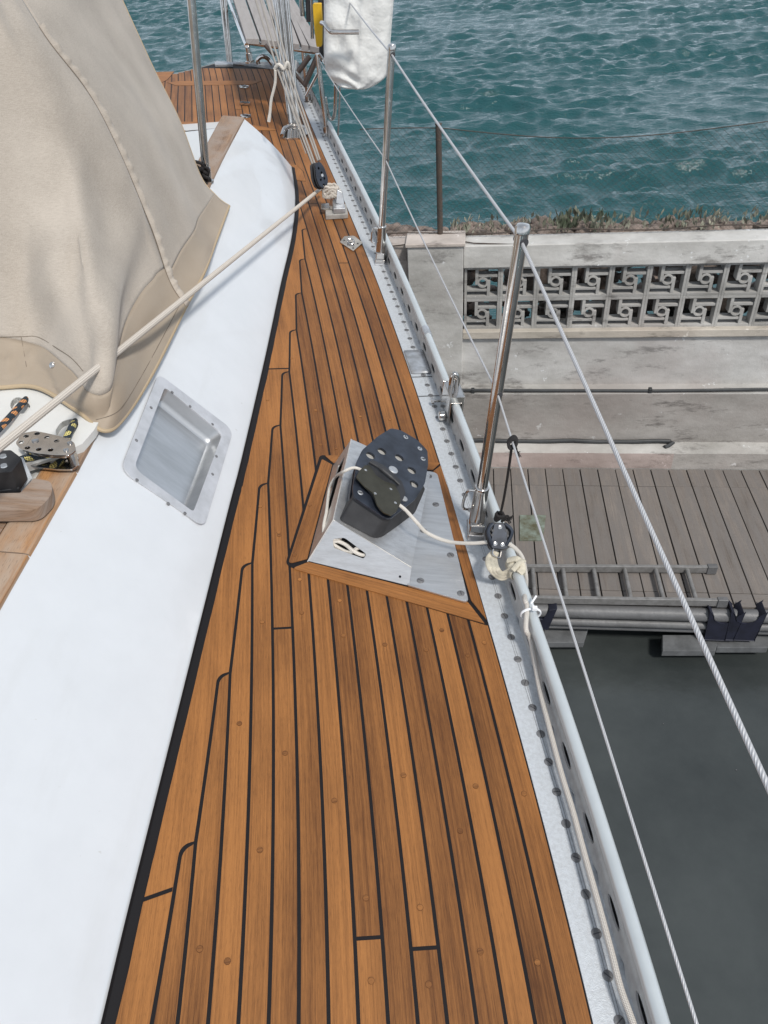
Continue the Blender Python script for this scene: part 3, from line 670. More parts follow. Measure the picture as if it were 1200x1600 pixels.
def bd(s):
    """offset of the stepped boundary between the straight planks and the margin plank"""
    if s >= ns[-1][0]: return ns[-1][1] * PW
    for (s0, k0), (s1, k1) in zip(ns, ns[1:]):
        if s0 <= s < s1:
            f = (s1 - s) / (s1 - s0)                   # 0 at the nib k1, 1 at the nearer nib
            d = s1 - s; r = .022; e = 1.0 if d > r else math.sqrt(max(0, 1 - (1 - d / r) ** 2))
            return (k1 + .52 * e + .48 * f) * PW if f < 1 else k0 * PW
    return ns[0][1] * PW
G = .0029
pad_o = [B(443, 885), B(500, 711), B(690, 727), B(762, 978)]
def inpoly(p, P):
    c = False; n = len(P)
    for i in range(n):
        a, b = P[i], P[(i + 1) % n]
        if (a.y > p.y) != (b.y > p.y) and p.x < (b.x - a.x) * (p.y - a.y) / (b.y - a.y) + a.x: c = not c
    return c
mb = MB(); random.seed(12)
# caulk sheet under everything
ol_ = [EX(s, -.001, -.0004) for s in np.arange(0, SY(6.10), .12)]
ol_ += [V((ol_[-1].x, 6.12, -.0004)), V((-1.44, 6.12, -.0004)), V((-1.62, 5.72, -.0004)), V((-3.0, 5.72, -.0004)), V((-3.0, ol_[0].y, -.0004))]
mb.plate(ol_, Z3, .002, mi=1)
S_aft = SCE + .02
samples = set(np.arange(.02, SEND, .05).tolist())
for s0, k in ns:
    for d in (-.03, -.022, -.016, -.011, -.007, -.004, -.002, -.0006, .0006, .003): samples.add(s0 + d)
butts = {}
for px in ((445, 980), (582, 1470), (670, 1476)):
    s, o = SO(B(*px)); butts.setdefault(int(o / PW), []).append(s)
for k in range(0, 16):
    if random.random() < .6: butts.setdefault(k, []).append(random.uniform(SY(2.9), SY(5.3)))
for k in butts:
    for s in butts[k]: samples.add(s - .003); samples.add(s + .003)
mcut = [samples and .01, SO(B(237, 1400))[0], SO(B(430, 575))[0], SCE - .28]
del mcut[1]
for q in mcut: samples.add(q - .0035); samples.add(q + .0035)
samples = sorted(q for q in samples if 0 < q < SEND)
def strip(lo, hi, tint, kseed, segs, skip=None):
    ro = kseed * 3.7
    for a, b in zip(segs, segs[1:]):
        l0, h0, l1, h1 = lo(a), hi(a), lo(b), hi(b)
        if h0 - l0 < .0015 and h1 - l1 < .0015: continue
        if h0 - l0 < 0: h0 = l0
        if h1 - l1 < 0: h1 = l1
        P = [EX(a, l0), EX(a, h0), EX(b, h1), EX(b, l1)]
        if skip and skip(sum(P, V((0, 0, 0))) / 4): continue
        mb.quad(P[0], P[3], P[2], P[1], [(a + ro, l0 + ro), (b + ro, l1 + ro), (b + ro, h1 + ro), (a + ro, h0 + ro)], 0, tint)
STY = lambda x: 6.12 if x > -1.42 else (5.72 if x < -1.62 else 6.12 - (-1.42 - x) * 2.0)
skipf = lambda p: p.y > STY(p.x) or p.x < -2.6
pad_in = [B(455, 880), B(506, 722), B(684, 735), B(750, 968)]
fixed = {12: .12, 11: .45, 13: .35, 10: .55, 6: .25}
for k in range(0, 42):
    cuts = [samples[0] - .01] + sorted(butts.get(k, [])) + [SEND + 1]
    for c0, c1 in zip(cuts, cuts[1:]):
        seg = [q for q in samples if c0 + .0025 < q < c1 - .0025]
        if k >= 16 or True:
            t = random.random()
            t = .5 + (t - .5) * 1.0
            def hi(s, k=k):
                m = (k + 1) * PW
                if s < SCE + .35: m = min(m, bd(s - .0024), bd(s + .0024))
                return m - G
            lo = lambda s, k=k: k * PW + G
            if k >= 5: seg1 = [q for q in seg if (bd(q) > k * PW and q < SCE - .35) or q > SCE + (-.35 if k < 7 else .0 if k < 12 else .12)]
            else: seg1 = seg
            # keep contiguous runs apart
            run = []
            for q in seg1:
                if run and q - run[-1] > .08: strip(lo, hi if run[0] < SCE else (lambda s, k=k: (k + 1) * PW - G), t, k + c0, run, skipf); run = []
                run.append(q)
            aft = [q for q in run if q >= SCE - .05]; fwd = [q for q in run if q <= SCE]
            strip(lo, hi, t, k + c0, [q for q in fwd], skipf)
            strip(lo, lambda s, k=k: (k + 1) * PW - G, t, k + c0, aft, skipf)
# margin plank against the coaming
for c0, c1 in zip(mcut, mcut[1:]):
    seg = [q for q in samples if c0 + .003 < q < c1 - .003]
    strip(lambda s: max(bd(s - .0024), bd(s + .0024), bd(s)) + G, lambda s: oc(s) - (.013 if s < SY(3.2) else .008), .75 + random.random() * .2, c0 * 3, seg)
def plank(pts, z=.0010, t=.5, ax=None, border=True, brd=.004):
    P = [V((q.x, q.y, z)) for q in pts]
    c = sum(P, V((0, 0, 0))) / len(P)
    n = sum(((P[i] - c).cross(P[(i + 1) % len(P)] - c) for i in range(len(P))), V((0, 0, 0)))
    if n.z < 0: P = P[::-1]
    if border:
        Q = [c + (q - c) * (1 + brd / max(.02, (q - c).length)) for q in P]
        mb.plate([V((q.x, q.y, z - .0006)) for q in Q], Z3, .002, mi=1)
    mb.plate(P, Z3, .003, tint=t, uvax=ax)
px = lambda l: [B(*q) for q in l]
mb.quad(B(216, 1412, .0005), B(216.5, 1405, .0005), B(270, 1386, .0005), B(269, 1393, .0005), mi=1)
# frame round the block's riser: black bed, then three boards
bed = roundpoly(px([(445, 884), (500, 711), (691, 725), (763, 978)]), [.02, .012, .004, .004]); mb.plate([V((q.x, q.y, .0006)) for q in bed][::-1], Z3, .002, mi=1)
def pb(l, r, ax):
    P = roundpoly(px(l), r, 4); P = [V((q.x, q.y, .0022)) for q in P]
    c = sum(P, V((0, 0, 0))) / len(P)
    if sum(((P[i] - c).cross(P[(i + 1) % len(P)] - c) for i in range(len(P))), V((0, 0, 0))).z < 0: P = P[::-1]
    return P
def padboard(l, r, ax, t): mb.plate(pb(l, r, ax), Z3, .003, tint=t, uvax=ax)
padboard([(450, 882), (503, 718), (519, 727), (480, 874)], [.014, .006, 0.001, .001], B(503, 718) - B(450, 882), .3)
padboard([(456, 889), (482, 879), (731, 942), (757, 975)], [.012, .001, .001, .001], B(757, 975) - B(450, 888), .8)
padboard([(507, 712), (521, 724), (560, 727), (560, 714)], [.006, .001, .001, .001], X3, .5)
padboard([(677, 737), (690, 727), (760, 969), (736, 939)], [.001] * 4, B(762, 969) - B(690, 727), .45)
padboard([(560, 714), (560, 727), (676, 735), (688, 724)], [.001] * 4, X3, .5)
# light covering boards on the aft deck
tv = .85
plank(px([(262, 129), (278, 127), (410, 126), (395, 132), (275, 134)]), t=tv, ax=X3)
plank(px([(236, 191), (262, 190), (372, 191), (372, 197), (236, 197)]), t=tv, ax=X3)
plank(px([(392, 195), (412, 198), (432, 203), (425, 204), (401, 204)]), t=tv, ax=X3)
plank(px([(450, 256), (463, 258), (473, 268), (478, 283), (464, 282), (458, 264)]), t=.8, ax=Y3)
plank(px([(232, 113), (272, 112), (262, 124), (240, 137), (236, 125)]), t=.9, ax=X3)
plank(px([(337, 99), (430, 106), (428, 103), (338, 96)]), t=.6, ax=X3, brd=.001)
# wooden plugs
mbp = []
for q in [(447, 835), (448, 1180), (533, 938), (541, 995), (608, 1005), (668, 1015), (734, 1023), (759, 1003), (695, 987), (577, 1405), (663, 1421), (588, 1528), (680, 1536), (757, 1486), (846, 1498), (635, 1210), (745, 1226), (818, 1236), (415, 790), (439, 834), (460, 868), (505, 695), (475, 907), (527, 700), (418, 625), (484, 790), (456, 560), (500, 640), (560, 650), (610, 655), (645, 660), (470, 960), (412, 970), (370, 1130), (425, 1330), (300, 1480), (340, 1500), (520, 1250), (700, 1300)]:
    c = B(*q); ins = inpoly(c, pad_o)
    if not ins:
        s_, o_ = SO(c)
        if o_ < bd(s_) - .01: c = EX(s_, (int(o_ / PW) + .5) * PW)
    c.z = .0025 if ins else .0003
    mb.plate(circ(c + Z3 * .0004, .0045, X3, Y3, 12)[::1], Z3, .001, tint=1.05 if random.random() < .45 else .15, uvax=X3 + Y3 * .3)
    mb.plate(circ(c + Z3 * .0001, .0052, X3, Y3, 12)[::1], Z3, .001, tint=-.6, uvax=X3 + Y3 * .3)
mb.build('teak_deck', [TEAK, CAULK], yacht, ang=20)

# aluminium covering plate, toe rail with freeing holes
def strip_along(name, prof_, mt, s0=.02, s1=None, par=yacht, step=.06, closed=False, mb=None, mi=0, **k):
    own = mb is None; mb = mb or MB(); rows = []
    for s in np.arange(s0, (s1 or SEND), step): rows.append([EX(s, -o, z) for o, z in prof_])
    mb.grid(rows, closed, mi=mi, uvs=(.05, step))
    if own: return mb.build(name, mt, par, **k)
WO = .064; RH = .058                                       # web offset outboard of the teak, rail height
mb = MB()
strip_along('', [(-.0005, -.002), (-.0005, .0022), (WO + .004, .0022), (WO + .004, -.06)], None, mb=mb)
for o in (.036, .0405): strip_along('', [(o, .0026), (o + .0005, .0026)], None, mb=mb, mi=1)
sj = SO(B(668, 590))[0]
for s in (sj, sj - .11): mb.quad(EX(s, .0, .003), EX(s, -WO, .003), EX(s + .004, -WO, .003), EX(s + .004, 0, .003), mi=1)
plate = mb.build('covering_plate', [ALUP, DKMET], yacht, ang=25)
# raised lap in the plate at the rail joint
mb = MB(); mb.grid([[EX(s, -.002, .0075), EX(s, -WO + .012, .0075), EX(s, -WO + .002, .011)] for s in np.arange(sj + .02, sj + .16, .02)]); mb.build('lap_plate', ALU, yacht, solid=.005)
# screws in the plate: one mesh, copied
mb = MB(); c0 = EX(1, -.0385, .003)
mb.lathe(c0 - Z3 * .002, Z3, [(0, .0082), (.0006, .0082), (.0009, .0074)], 16)
mb.box(c0 - Z3 * .0011, (.0016, .0125, .0006), mi=1)
scr = mb.build('screw', [SCREW, DKMET], yacht, o=c0); scr['_o'] = (0, 0, 0)
for v in scr.data.vertices: v.co -= c0
scr.parent = plate
k = 0; s = SO(B(964, 1558))[0] - .15
random.seed(2)
while s < SEND - .1 and k < 99:
    o = scr if k == 0 else scr.copy()
    if k: COL.objects.link(o); o.parent = plate
    o.location = EX(s, -.0385 + random.uniform(-.001, .001), .0046); o.rotation_euler = (0, 0, random.random() * 3.14)
    s += .0585 if s < SY(3.0) else .066; k += 1
# web with holes
mb = MB(); PH = .135; s = SO(B(1004, 1584, .03))[0] - 4 * PH
sh0 = s
while s < SEND - .05:
    for side, oo in ((0, WO), (1, WO + .0035)):
        n = 20; z0, z1 = .002, RH; hz, hs, hh = .024, .028, .0085
        outer = []; inner = []
        for i in range(n):
            a = 2 * math.pi * i / n; ca, sa = math.cos(a), math.sin(a)
            inner.append((hs * (abs(ca) ** .8) * (1 if ca > 0 else -1), hz + hh * sa))
            q = max(abs(ca), abs(sa)); x, z = ca / q, sa / q
            outer.append((x * PH / 2, (z0 + z1) / 2 + z * (z1 - z0) / 2))
        # hull slopes a little outboard going up
        T = lambda p: EX(s + p[0], -(oo + p[1] * .10), p[1])
        mb.grid([[T(p) for p in outer], [T(p) for p in inner]], True)
        if side == 0: inn = [T(p) for p in inner]
        else: mb.grid([inn, [T(p) for p in inner]], True)
    s += PH
rail = mb.build('toe_rail', WEBM, yacht, ang=40)
s1 = SO(B(662, 520, .06))[0]
sT = SO(B(516, 196, .06))[0]; tube_pts = [EX(s, -(WO + .009), RH + .008) for s in np.arange(.02, sT, .08)]
tube_pts += [EX(sT + .03, -(WO + .006), RH + .006), EX(sT + .05, -(WO), RH - .02), EX(sT + .045, -(WO - .01), .01)]
mb = MB(); mb.tube(tube_pts, .0118, 16); mb.build('rail_tube', TUBEM, rail)
for px_ in ((650, 530),):
    s = SO(B(*px_, .06))[0]; mb = MB(); mb.tube([EX(s, -(WO + .009), RH + .008), EX(s + .05, -(WO + .009), RH + .008)], .0142, 16); mb.build('rail_sleeve', ALU, rail)
# hull
HP = [(.075, .055), (.082, 0), (.10, -.15), (.09, -.8), (.02, -1.8), (-.25, -2.8), (-.7, -3.9)]
mb = MB(); rows = []
for s in np.arange(.02, SY(6.12), .2): rows.append([EX(s, -o, z) for o, z in HP])
mb.grid(rows)
p0 = [EX(SY(6.14), -o, z) for o, z in HP]; mb.grid([p0, [V((p.x - .05, 6.16, p.z - .01)) for p in p0], [V((-1.45, 6.16, p.z - .06)) for p in p0], [V((-1.64, 5.76, p.z - .06)) for p in p0], [V((-3.2, 5.76, p.z - .06)) for p in p0]])
p1 = [EX(.02, -o, z) for o, z in HP]; mb.grid([[V((-3.4, p.y, p.z)) for p in p1], p1])
mb.grid([[V((-3.4, p.y, p.z)) for p in p1], [V((-3.2, 6.0, p.z)) for p in p0]])
mb.build('hull', mat('hull_paint', (.55, .56, .57), .4, vary=.15, vscale=2), yacht, ang=30)

# ---- coaming: white side, teak cap, cockpit interior
ZC = .25
top = [V((-.60, -.45, ZC)), V((-.606, .0, ZC)), V((-.615, .5, ZC)), B(0, 960, ZC), B(75, 827, ZC), B(150, 690, ZC), V((-.652, 1.8, ZC)), V((-.685, 2.3, ZC)), B(318, 320, ZC), B(350, 250, ZC), B(383, 187, ZC)]
topS = smooth(top, 6)
bot = [V((-.318, -.45, 0)), V((-.322, 0, 0)), V((-.325, .25, 0))] + [B(*q) for q in ((207, 1420), (286, 1100), (360, 800), (380, 722), (417, 560), (440, 450), (458, 370), (463, 310), (457, 262))]
botS = smooth(bot, 6)
def resample(P, n):
    l = [0]
    for a, b in zip(P, P[1:]): l.append(l[-1] + (b - a).length)
    out = []
    for i in range(n):
        t = l[-1] * i / (n - 1); k = min(len(P) - 2, max(0, int(np.searchsorted(l, t)) - 1)); f = (t - l[k]) / max(1e-9, l[k + 1] - l[k]); out.append(P[k].lerp(P[k + 1], min(1, max(0, f))))
    return out
def aty(P, y):
    for a, b in zip(P, P[1:]):
        if a.y <= y <= b.y: return a.lerp(b, (y - a.y) / max(1e-9, b.y - a.y))
    return P[0].copy() if y < P[0].y else P[-1].copy()
NA = 260; tS, bS = resample(topS, NA), resample(botS, NA)
# the recess in the coaming's face: a plane through the face there
fA, fB = aty(botS, 1.45), aty(topS, 1.45); fT = (aty(botS, 1.8) - aty(botS, 1.1)).normalized()
fN = fT.cross(fB - fA).normalized()
if fN.x < 0: fN = -fN
def FP(x, y, off=0.0): return BP(x, y, fA + fN * off, fN)
rec_out = roundpoly([FP(*q) for q in ((243, 588), (360, 676), (314, 828), (183, 739))], [.026, .034, .026, .036], 8)
def coam(u, w):                                            # u index along, w 0 bottom..1 top; slightly crowned
    b, t = bS[u], tS[u]; p = b.lerp(t, w)
    n = V((1, 0, .9)).normalized(); return p + n * (.010 * math.sin(math.pi * w))
mb = MB(); NW = 44; fX = fN.cross(fT)
hole = roundpoly([FP(*q) for q in ((248, 600), (351, 680), (304, 816), (194, 738))], .015, 4)
h2d = [V((p.dot(fT), p.dot(fX), 0)) for p in hole]
for i in range(NA - 1):
    for j in range(NW):
        P = [coam(i, j / NW), coam(i, (j + 1) / NW), coam(i + 1, (j + 1) / NW), coam(i + 1, j / NW)]
        c = sum(P, V((0, 0, 0))) / 4
        if 1.05 < c.y < 1.9:
            q2 = c - fN * (c - fA).dot(fN)
            if inpoly(V((q2.dot(fT), q2.dot(fX), 0)), h2d): continue
        mb.quad(P[0], P[3], P[2], P[1])
# radius at the top edge & aft end
end_t, end_b = tS[-1], bS[-1]
mb.grid([[t + V((0, 0, 0)), t + V((-.006, 0, .006)), t + V((-.014, 0, .008))] for t in tS])
inE = [B(300, 205, .16), B(343, 200, ZC)]
mb.quad(end_b, end_t, end_t + V((-.10, -.02, 0)), end_b + V((-.30, .02, 0)))
mb.build('coaming', WHITE, yacht, ang=40)
# black sealant fillet along the coaming's foot
mb = MB(); rows = []
for q in resample(botS, 120): rows.append([q + V((.014, 0, -.001)), q + V((.010, 0, .0015)), q + V((-.001, 0, .004)), q + V((-.004, 0, .010))])
mb.grid(rows); mb.build('coaming_sealant', CAULK, yacht)
# recess pan
fU = fN.cross(fT).normalized()
if fU.z < 0: fU = -fU
mb = MB()
inn = roundpoly([FP(*q) for q in ((253, 609), (343, 682), (297, 804), (204, 736))], [.014, .02, .01, .024], 6)
off = fN * .0125
outF = [p + off for p in rec_out]; innF = [p + off for p in inn]
def orient(P, n):
    c = sum(P, V((0, 0, 0))) / len(P)
    return P if sum(((P[i] - c).cross(P[(i + 1) % len(P)] - c) for i in range(len(P))), V((0, 0, 0))).dot(n) > 0 else P[::-1]
mb.plate(orient(outF, fN), fN, .004, [orient(innF, fN)[::-1]])
rf = mb.build('vent_recess', mat('bright_frame', (.56, .57, .60), .48, .35, vscale=22, col2=(.46, .47, .49), bump=.15, bscale=200, dist=.001), yacht, bevel=.001)
mb = MB(); D = .055
cen = sum(innF, V((0, 0, 0))) / len(innF)
lv = []
for dep, sc in ((.003, 1.0), (.028, .94), (.037, .92), (.041, .86)):
    lv.append([cen + (p - cen) * sc - fN * dep + fU * 0 for p in orient(innF, fN)])
mb.grid(lv, True); mb.plate([p for p in lv[-1]], fN, .002)
mb.build('recess_pan', mat('satin_pan', (.50, .51, .525), .38, .8, vscale=5, col2=(.40, .41, .42), stretch=(1, 6, 1)), rf, ang=50)
for q in ((236, 637), (213, 688), (269, 613), (214, 750), (263, 787), (289, 802), (332, 741), (338, 713), (332, 663), (297, 635)):
    c = FP(*q, .0125); mb = MB(); mb.lathe(c - fN * .001, fN, [(0, .0042), (.0022, .0038), (.003, .002)], 12); mb.build('screw', SCREW, rf)
# teak cap on the coaming
mb = MB(); capw = .075
cuts = [B(0, 960, ZC).y - .9, B(42, 872, ZC).y, B(128, 742, ZC).y, 2.2, B(383, 187, ZC).y + .001]
for a, b in zip(cuts, cuts[1:]):
    ys2 = np.linspace(a + .0015, b - .0015, 14); tn = random.random(); ro = random.random() * 9
    P = [aty(topS, y) for y in ys2]; cw = [capw if y < 2.2 else capw + .03 * (y - 2.2) / 1.5 for y in ys2]
    rows = [[p + V((-.002, 0, .002)), p + V((-.004, 0, .009)), p + V((-.012, 0, .011)), p + V((-c + .008, 0, .011)), p + V((-c, 0, .006)), p + V((-c, 0, -.01))] for p, c in zip(P, cw)]
    k = len(mb.v)
    for r in rows: mb.add(r)
    for i in range(13):
        for j in range(5):
            us = (ys2[i] + ro, ys2[i + 1] + ro); vs = (j * .018 + ro, (j + 1) * .018 + ro)
            mb.face((k + i * 6 + j, k + i * 6 + j + 1, k + (i + 1) * 6 + j + 1, k + (i + 1) * 6 + j), [(us[0], vs[0]), (us[0], vs[1]), (us[1], vs[1]), (us[1], vs[0])], 1 if a < 1.0 else 0, tn)
    mb.face([k + 13 * 6 + j for j in range(6)]); mb.face([k + j for j in range(6)][::-1])
capo = mb.build('coaming_cap', [TEAKG, TEAKO], yacht, ang=40)
# inner side of the cap (second strip near the viewer) and cabin side deck: wider worn boards
mb = MB()
mb.plate(orient([V((-.695, -.4, ZC + .004)), V((-.70, 1.12, ZC + .004)), V((-1.3, 1.12, ZC + .004)), V((-1.3, -.4, ZC + .004))], Z3), Z3, .02, tint=.2, uvax=X3)
mb.build('cabin_top_boards', TEAKG, yacht)
mb = MB(); mb.plate(orient([V((-.69, 1.125, ZC - .004)), V((-.74, 2.9, ZC - .004)), V((-2.9, 2.9, ZC - .004)), V((-2.9, 1.125, ZC - .004))], Z3), Z3, .03); mb.build('cabin_top', WHITE2, yacht)
# white panel with two rope exits
mb = MB(); zp = ZC + .030
pan = [B(*q, zp) for q in ((-60, 700), (40, 725), (100, 706), (128, 694), (147, 672), (165, 640), (170, 560), (120, 520), (-60, 520))]
h1 = [B(*q, zp) for q in ((16, 634), (19, 625), (27, 620.5), (36, 623), (45, 631), (47, 637), (40, 645), (30, 646), (20, 641))]
h2 = [B(*q, zp) for q in ((87, 675), (90, 667), (97, 659), (108, 655), (118, 655), (122, 660), (121, 668), (112, 682), (102, 690), (93, 688))]
h1, h2 = smooth(h1, 3, True), smooth(h2, 3, True)
mb.plate(orient(pan, Z3), Z3, .02, [orient(h1, Z3)[::-1], orient(h2, Z3)[::-1]])
for h in (h1, h2):
    c = sum(h, V((0, 0, 0))) / len(h)
    mb.grid([[p - Z3 * .001 for p in h], [p - Z3 * .014 for p in h], [c - Z3 * .0145 for p in h]], True)
mb.build('rope_exit_panel', WHITE2, yacht, bevel=0)
# cockpit well beyond: white lockers and wooden rim
mb = MB()
w0, w1, w2, w3 = B(343, 200, ZC), B(272, 208, .12), B(288, 262, .12), B(336, 280, ZC)
mb.quad(w0, w1, w2, w3)
mb.quad(B(343, 200, ZC), B(270, 206, .10), B(262, 196, 0), B(345, 190, 0))
mb.build('cockpit_side', WHITE2, yacht)
mb = MB(); a, b, c, d = B(262, 206, .12), B(268, 210, .12), B(302, 262, .12), B(262, 300, .12)
mb.plate(orient([B(200, 204, .12), B(269, 206, .12), B(304, 262, .12), B(300, 330, .12), B(160, 330, .12)], Z3), Z3, .04, uvax=Y3)
mb.build('cockpit_locker', WHITE2, yacht, bevel=.008)
mb = MB(); mb.tube([B(267, 207, .122), B(288, 275, .122)], .0022, 6); mb.build('locker_joint', DKMET, yacht)
for (p, q) in (((255, 204), (298, 207)), ((301, 207), (330, 204))):
    mb = MB(); mb.tube([B(*p, .135), B(*q, .135)], .011, 10, flat=.7); mb.build('locker_trim', TEAKO, yacht)
mb = MB(); mb.plate(orient([B(288, 262, .155), B(345, 245, .155), B(330, 300, .155), B(286, 300, .155)], Z3), Z3, .03, uvax=Y3); mb.build('wooden_ledge', TEAKG, yacht, bevel=.003)

# ---- stanchions
wire_top, wire_low = [], []
def stanchion(base, top, low, lab):
    """base, top, low: pixels of foot, head and lower wire hole"""
    c = B(*base, .003); t = BY(*top, c.y + .03); d = (t - c).normalized(); L = (t - c).length
    mb = MB(); mb.tube([c + d * .03, c + d * (L * .5), c + d * (L - .002)], .0128, 20); st = mb.build('stanchion', STEEL, yacht); st['label'] = lab
    mb = MB(); mb.lathe(c + d * .028, d, [(0, .019), (.03, .0185), (.10, .0168), (.106, .0178), (.112, .0165), (.112, .013)], 22)
    mb.box(c + V((0, 0, .010)) - d * .002, (.040, .060, .018)); mb.box(c + V((0, 0, .028)), (.034, .046, .026))
    mb.build('socket', STEEL, st, bevel=.003)
    mb = MB(); mb.box(c + V((.012, 0, .0012)), (.062, .085, .006)); mb.build('base_plate', ALU, st, bevel=.0015)
    a = c + d * .128 - X3 * .012; mb = MB(); mb.tube(smooth([a + V((.004, -.004, 0)), a + V((-.016, -.006, .003)), a + V((-.024, -.006, -.012)), a + V((-.026, -.006, -.045)), a + V((-.020, -.006, -.055)), a + V((-.012, -.004, -.056))], 5), .0033, 8); mb.build('hoop', STEEL, st)
    mb = MB(); mb.lathe(t - d * .004, d, [(0, .0128), (.002, .0148), (.012, .0146), (.017, .0115), (.019, .003)], 20)
    mb.build('end_cap', STEEL, st)
    lp = c.lerp(t, ((c - BY(*low, c.y + .015)).length) / L)
    for q, rr in ((t - d * .016, .0085), (lp, .0062)):
        mb = MB(); rows = [[q + Y3 * 0 + V((rr * math.cos(a * .5236), k * .0138, rr * math.sin(a * .5236))) for a in range(12)] for k in (-1, 1)]
        x = d.cross(V((.45, -.9, 0))).normalized(); y = d
        f = V((.45, -.9, 0)).normalized()
        mb = MB(); mb.cyl(q - f * .0136, q + f * .0136, rr, 12); mb.build('wire_hole', DKMET, st)
    wire_top.append(t - d * .016); wire_low.append(lp)
    return c, t, d
s1c, s1t, s1d = stanchion((742, 832), (816, 362), (779, 613), 'near steel stanchion in front of the boardwalk')
s2c, s2t, s2d = stanchion((594, 408), (612, 76), (605, 250), 'far steel stanchion standing against the sea')
# the lifelines: through both stanchions, on to the stern frame and forward past the viewer
n1 = V((.395, -.02, .0)) + s1d * (wire_top[0] - s1c).length; n1l = V((.40, -.12, 0)) + s1d * (wire_low[0] - s1c).length
n1 = BY(1200, 1216, .40); n1l = BY(1092, 1600, .28)
n1 = wire_top[0] + (n1 - wire_top[0]) * 1.6; n1l = wire_low[0] + (n1l - wire_low[0]) * 1.5
far_t, far_l = BY(545, 0, 4.35), BY(500, 96, 4.45)
def wire(pts, r, lab, name='lifeline', **k):
    mb = MB(); o = []
    for a, b in zip(pts, pts[1:]):
        for i in range(24): t = i / 24; o.append(a.lerp(b, t) - Z3 * .006 * 4 * t * (1 - t))
    o.append(pts[-1]); mb.tube(o, r, 12); return tag(mb.build(name, WIRE), lab, 'lifeline', 'wire lifelines through the stanchions')
far2 = wire_top[1] + (far_t - wire_top[1]) * 1.25
wire([n1, wire_top[0], wire_top[1], far2], .0032, 'upper lifeline, thicker twisted wire through the stanchion heads')
wire([n1l, wire_low[0], wire_low[1], far_l], .0022, 'lower lifeline, thinner wire through the middle of the stanchions')

# ---- chrome rail bracket with shackle
t = (EX(sj, 0) - EX(sj - .1, 0)).normalized(); c = EX(sj + .02, -(WO + .009), 0); sx = V((t.y, -t.x, 0))
c = B(690, 625, .06); c = EX(SO(c)[0], -(WO + .009), .0)
mb = MB()
prof_u = [(-.021, .012), (-.021, .098), (.021, .098), (.021, .030), (.0155, .030), (.0155, .078), (-.0155, .078), (-.0155, .012)]
mb.plate([c - t * .045 + sx * a + Z3 * b for a, b in prof_u], -t, .085)
br = mb.build('rail_bracket', STEEL, yacht, bevel=.0015)
mb = MB(); q = c + t * .012 + Z3 * .098; mb.tube(smooth([q + t * .0 - sx * .006, q + Z3 * .026 - sx * .006, q + Z3 * .040, q + Z3 * .026 + sx * .010, q + sx * .010], 6), .0075, 12); mb.build('bracket_eye', STEEL, br)
mb = MB(); q = c - t * .02 - sx * .021 + Z3 * .02; mb.lathe(q - sx * .002, -sx, [(0, .0135), (.014, .0135), (.017, .010)], 18); mb.build('bracket_bolt', STEEL, br)
mb = MB(); q = c + t * .06 - sx * .018 + Z3 * .018; mb.cyl(q, q - sx * .028, .004, 10); mb.lathe(q - sx * .02, -sx, [(0, .008), (.006, .008)], 6); mb.build('through_bolt', STEEL, br)

# ---- steel riser in the teak frame, a folded wedge with a flange
HZ = .088
r0, r1, r2, r3 = B(481, 877, .003), B(520, 728, .003), B(668, 742, .006), B(639, 915, .004)    # foot corners
u0, u1 = B(521, 812, HZ), B(549, 686, HZ); 
u3, u2 = B(643, 886, .010), B(672, 742, .010)
mb = MB()
def near_wall():
    P = [r0, r3, u3, u0]; n = (r3 - r0).cross(u0 - r0).normalized()
    if n.y > 0: n = -n
    Wp = lambda x, y: BP(x, y, r0, n)
    Q = orient([r0, r3, Wp(643, 888), Wp(521, 812)], n)
    hole = roundpoly([Wp(520, 842), (Wp(538, 840)), Wp(573, 866), Wp(568, 873), Wp(521, 856)], [.006, .006, .005, .004, .006], 4)
    h2 = circ(Wp(625, 901), .003, (r3 - r0).normalized(), n.cross((r3 - r0).normalized()), 10)
    mb.plate(Q, n, .003, [orient(hole, n)[::-1], orient(h2, n)[::-1]])
    return n, Wp
wn_, Wp = near_wall()
topn = (u1 - u0).cross(u3 - u0).normalized()
if topn.z < 0: topn = -topn
mb.plate(orient(roundpoly([u0, u1, u2, u3], [.004, .012, .001, .001], 3), topn), topn, .003)
ln = (r1 - r0).cross(u0 - r0).normalized()
if ln.x > 0: ln = -ln
LP_ = lambda x, y: BP(x, y, r0, ln)
slot = roundpoly([r0.lerp(r1, .30).lerp(u0.lerp(u1, .30), .3), r0.lerp(r1, .30).lerp(u0.lerp(u1, .30), .62), r0.lerp(r1, .85).lerp(u0.lerp(u1, .85), .8), r0.lerp(r1, .85).lerp(u0.lerp(u1, .85), .45)], .006, 4)
mb.plate(orient([r0, r1, u1, u0], ln), ln, .003, [orient(slot, ln)[::-1]])
mb.quad(r1, r2, u2, u1)
riser = mb.build('block_riser', BRUSH, yacht, ang=15)
mb = MB()                                                  # round the folded edges
for a, b in ((u0, u1), (u0, u3), (r0, u0)): mb.tube([a - topn * .0012, b - topn * .0012], .0016, 10)
mb.build('folded_edge', WEBM, riser)
mb = MB(); fl_ = roundpoly([B(637, 914, .008), B(733, 942, .008), B(683, 738, .008), B(650, 734, .008)], [.002, .016, .016, .002], 6)
mb.plate(orient(fl_, Z3), Z3, .004); mb.build('riser_flange', BRUSH, riser, bevel=.0008)
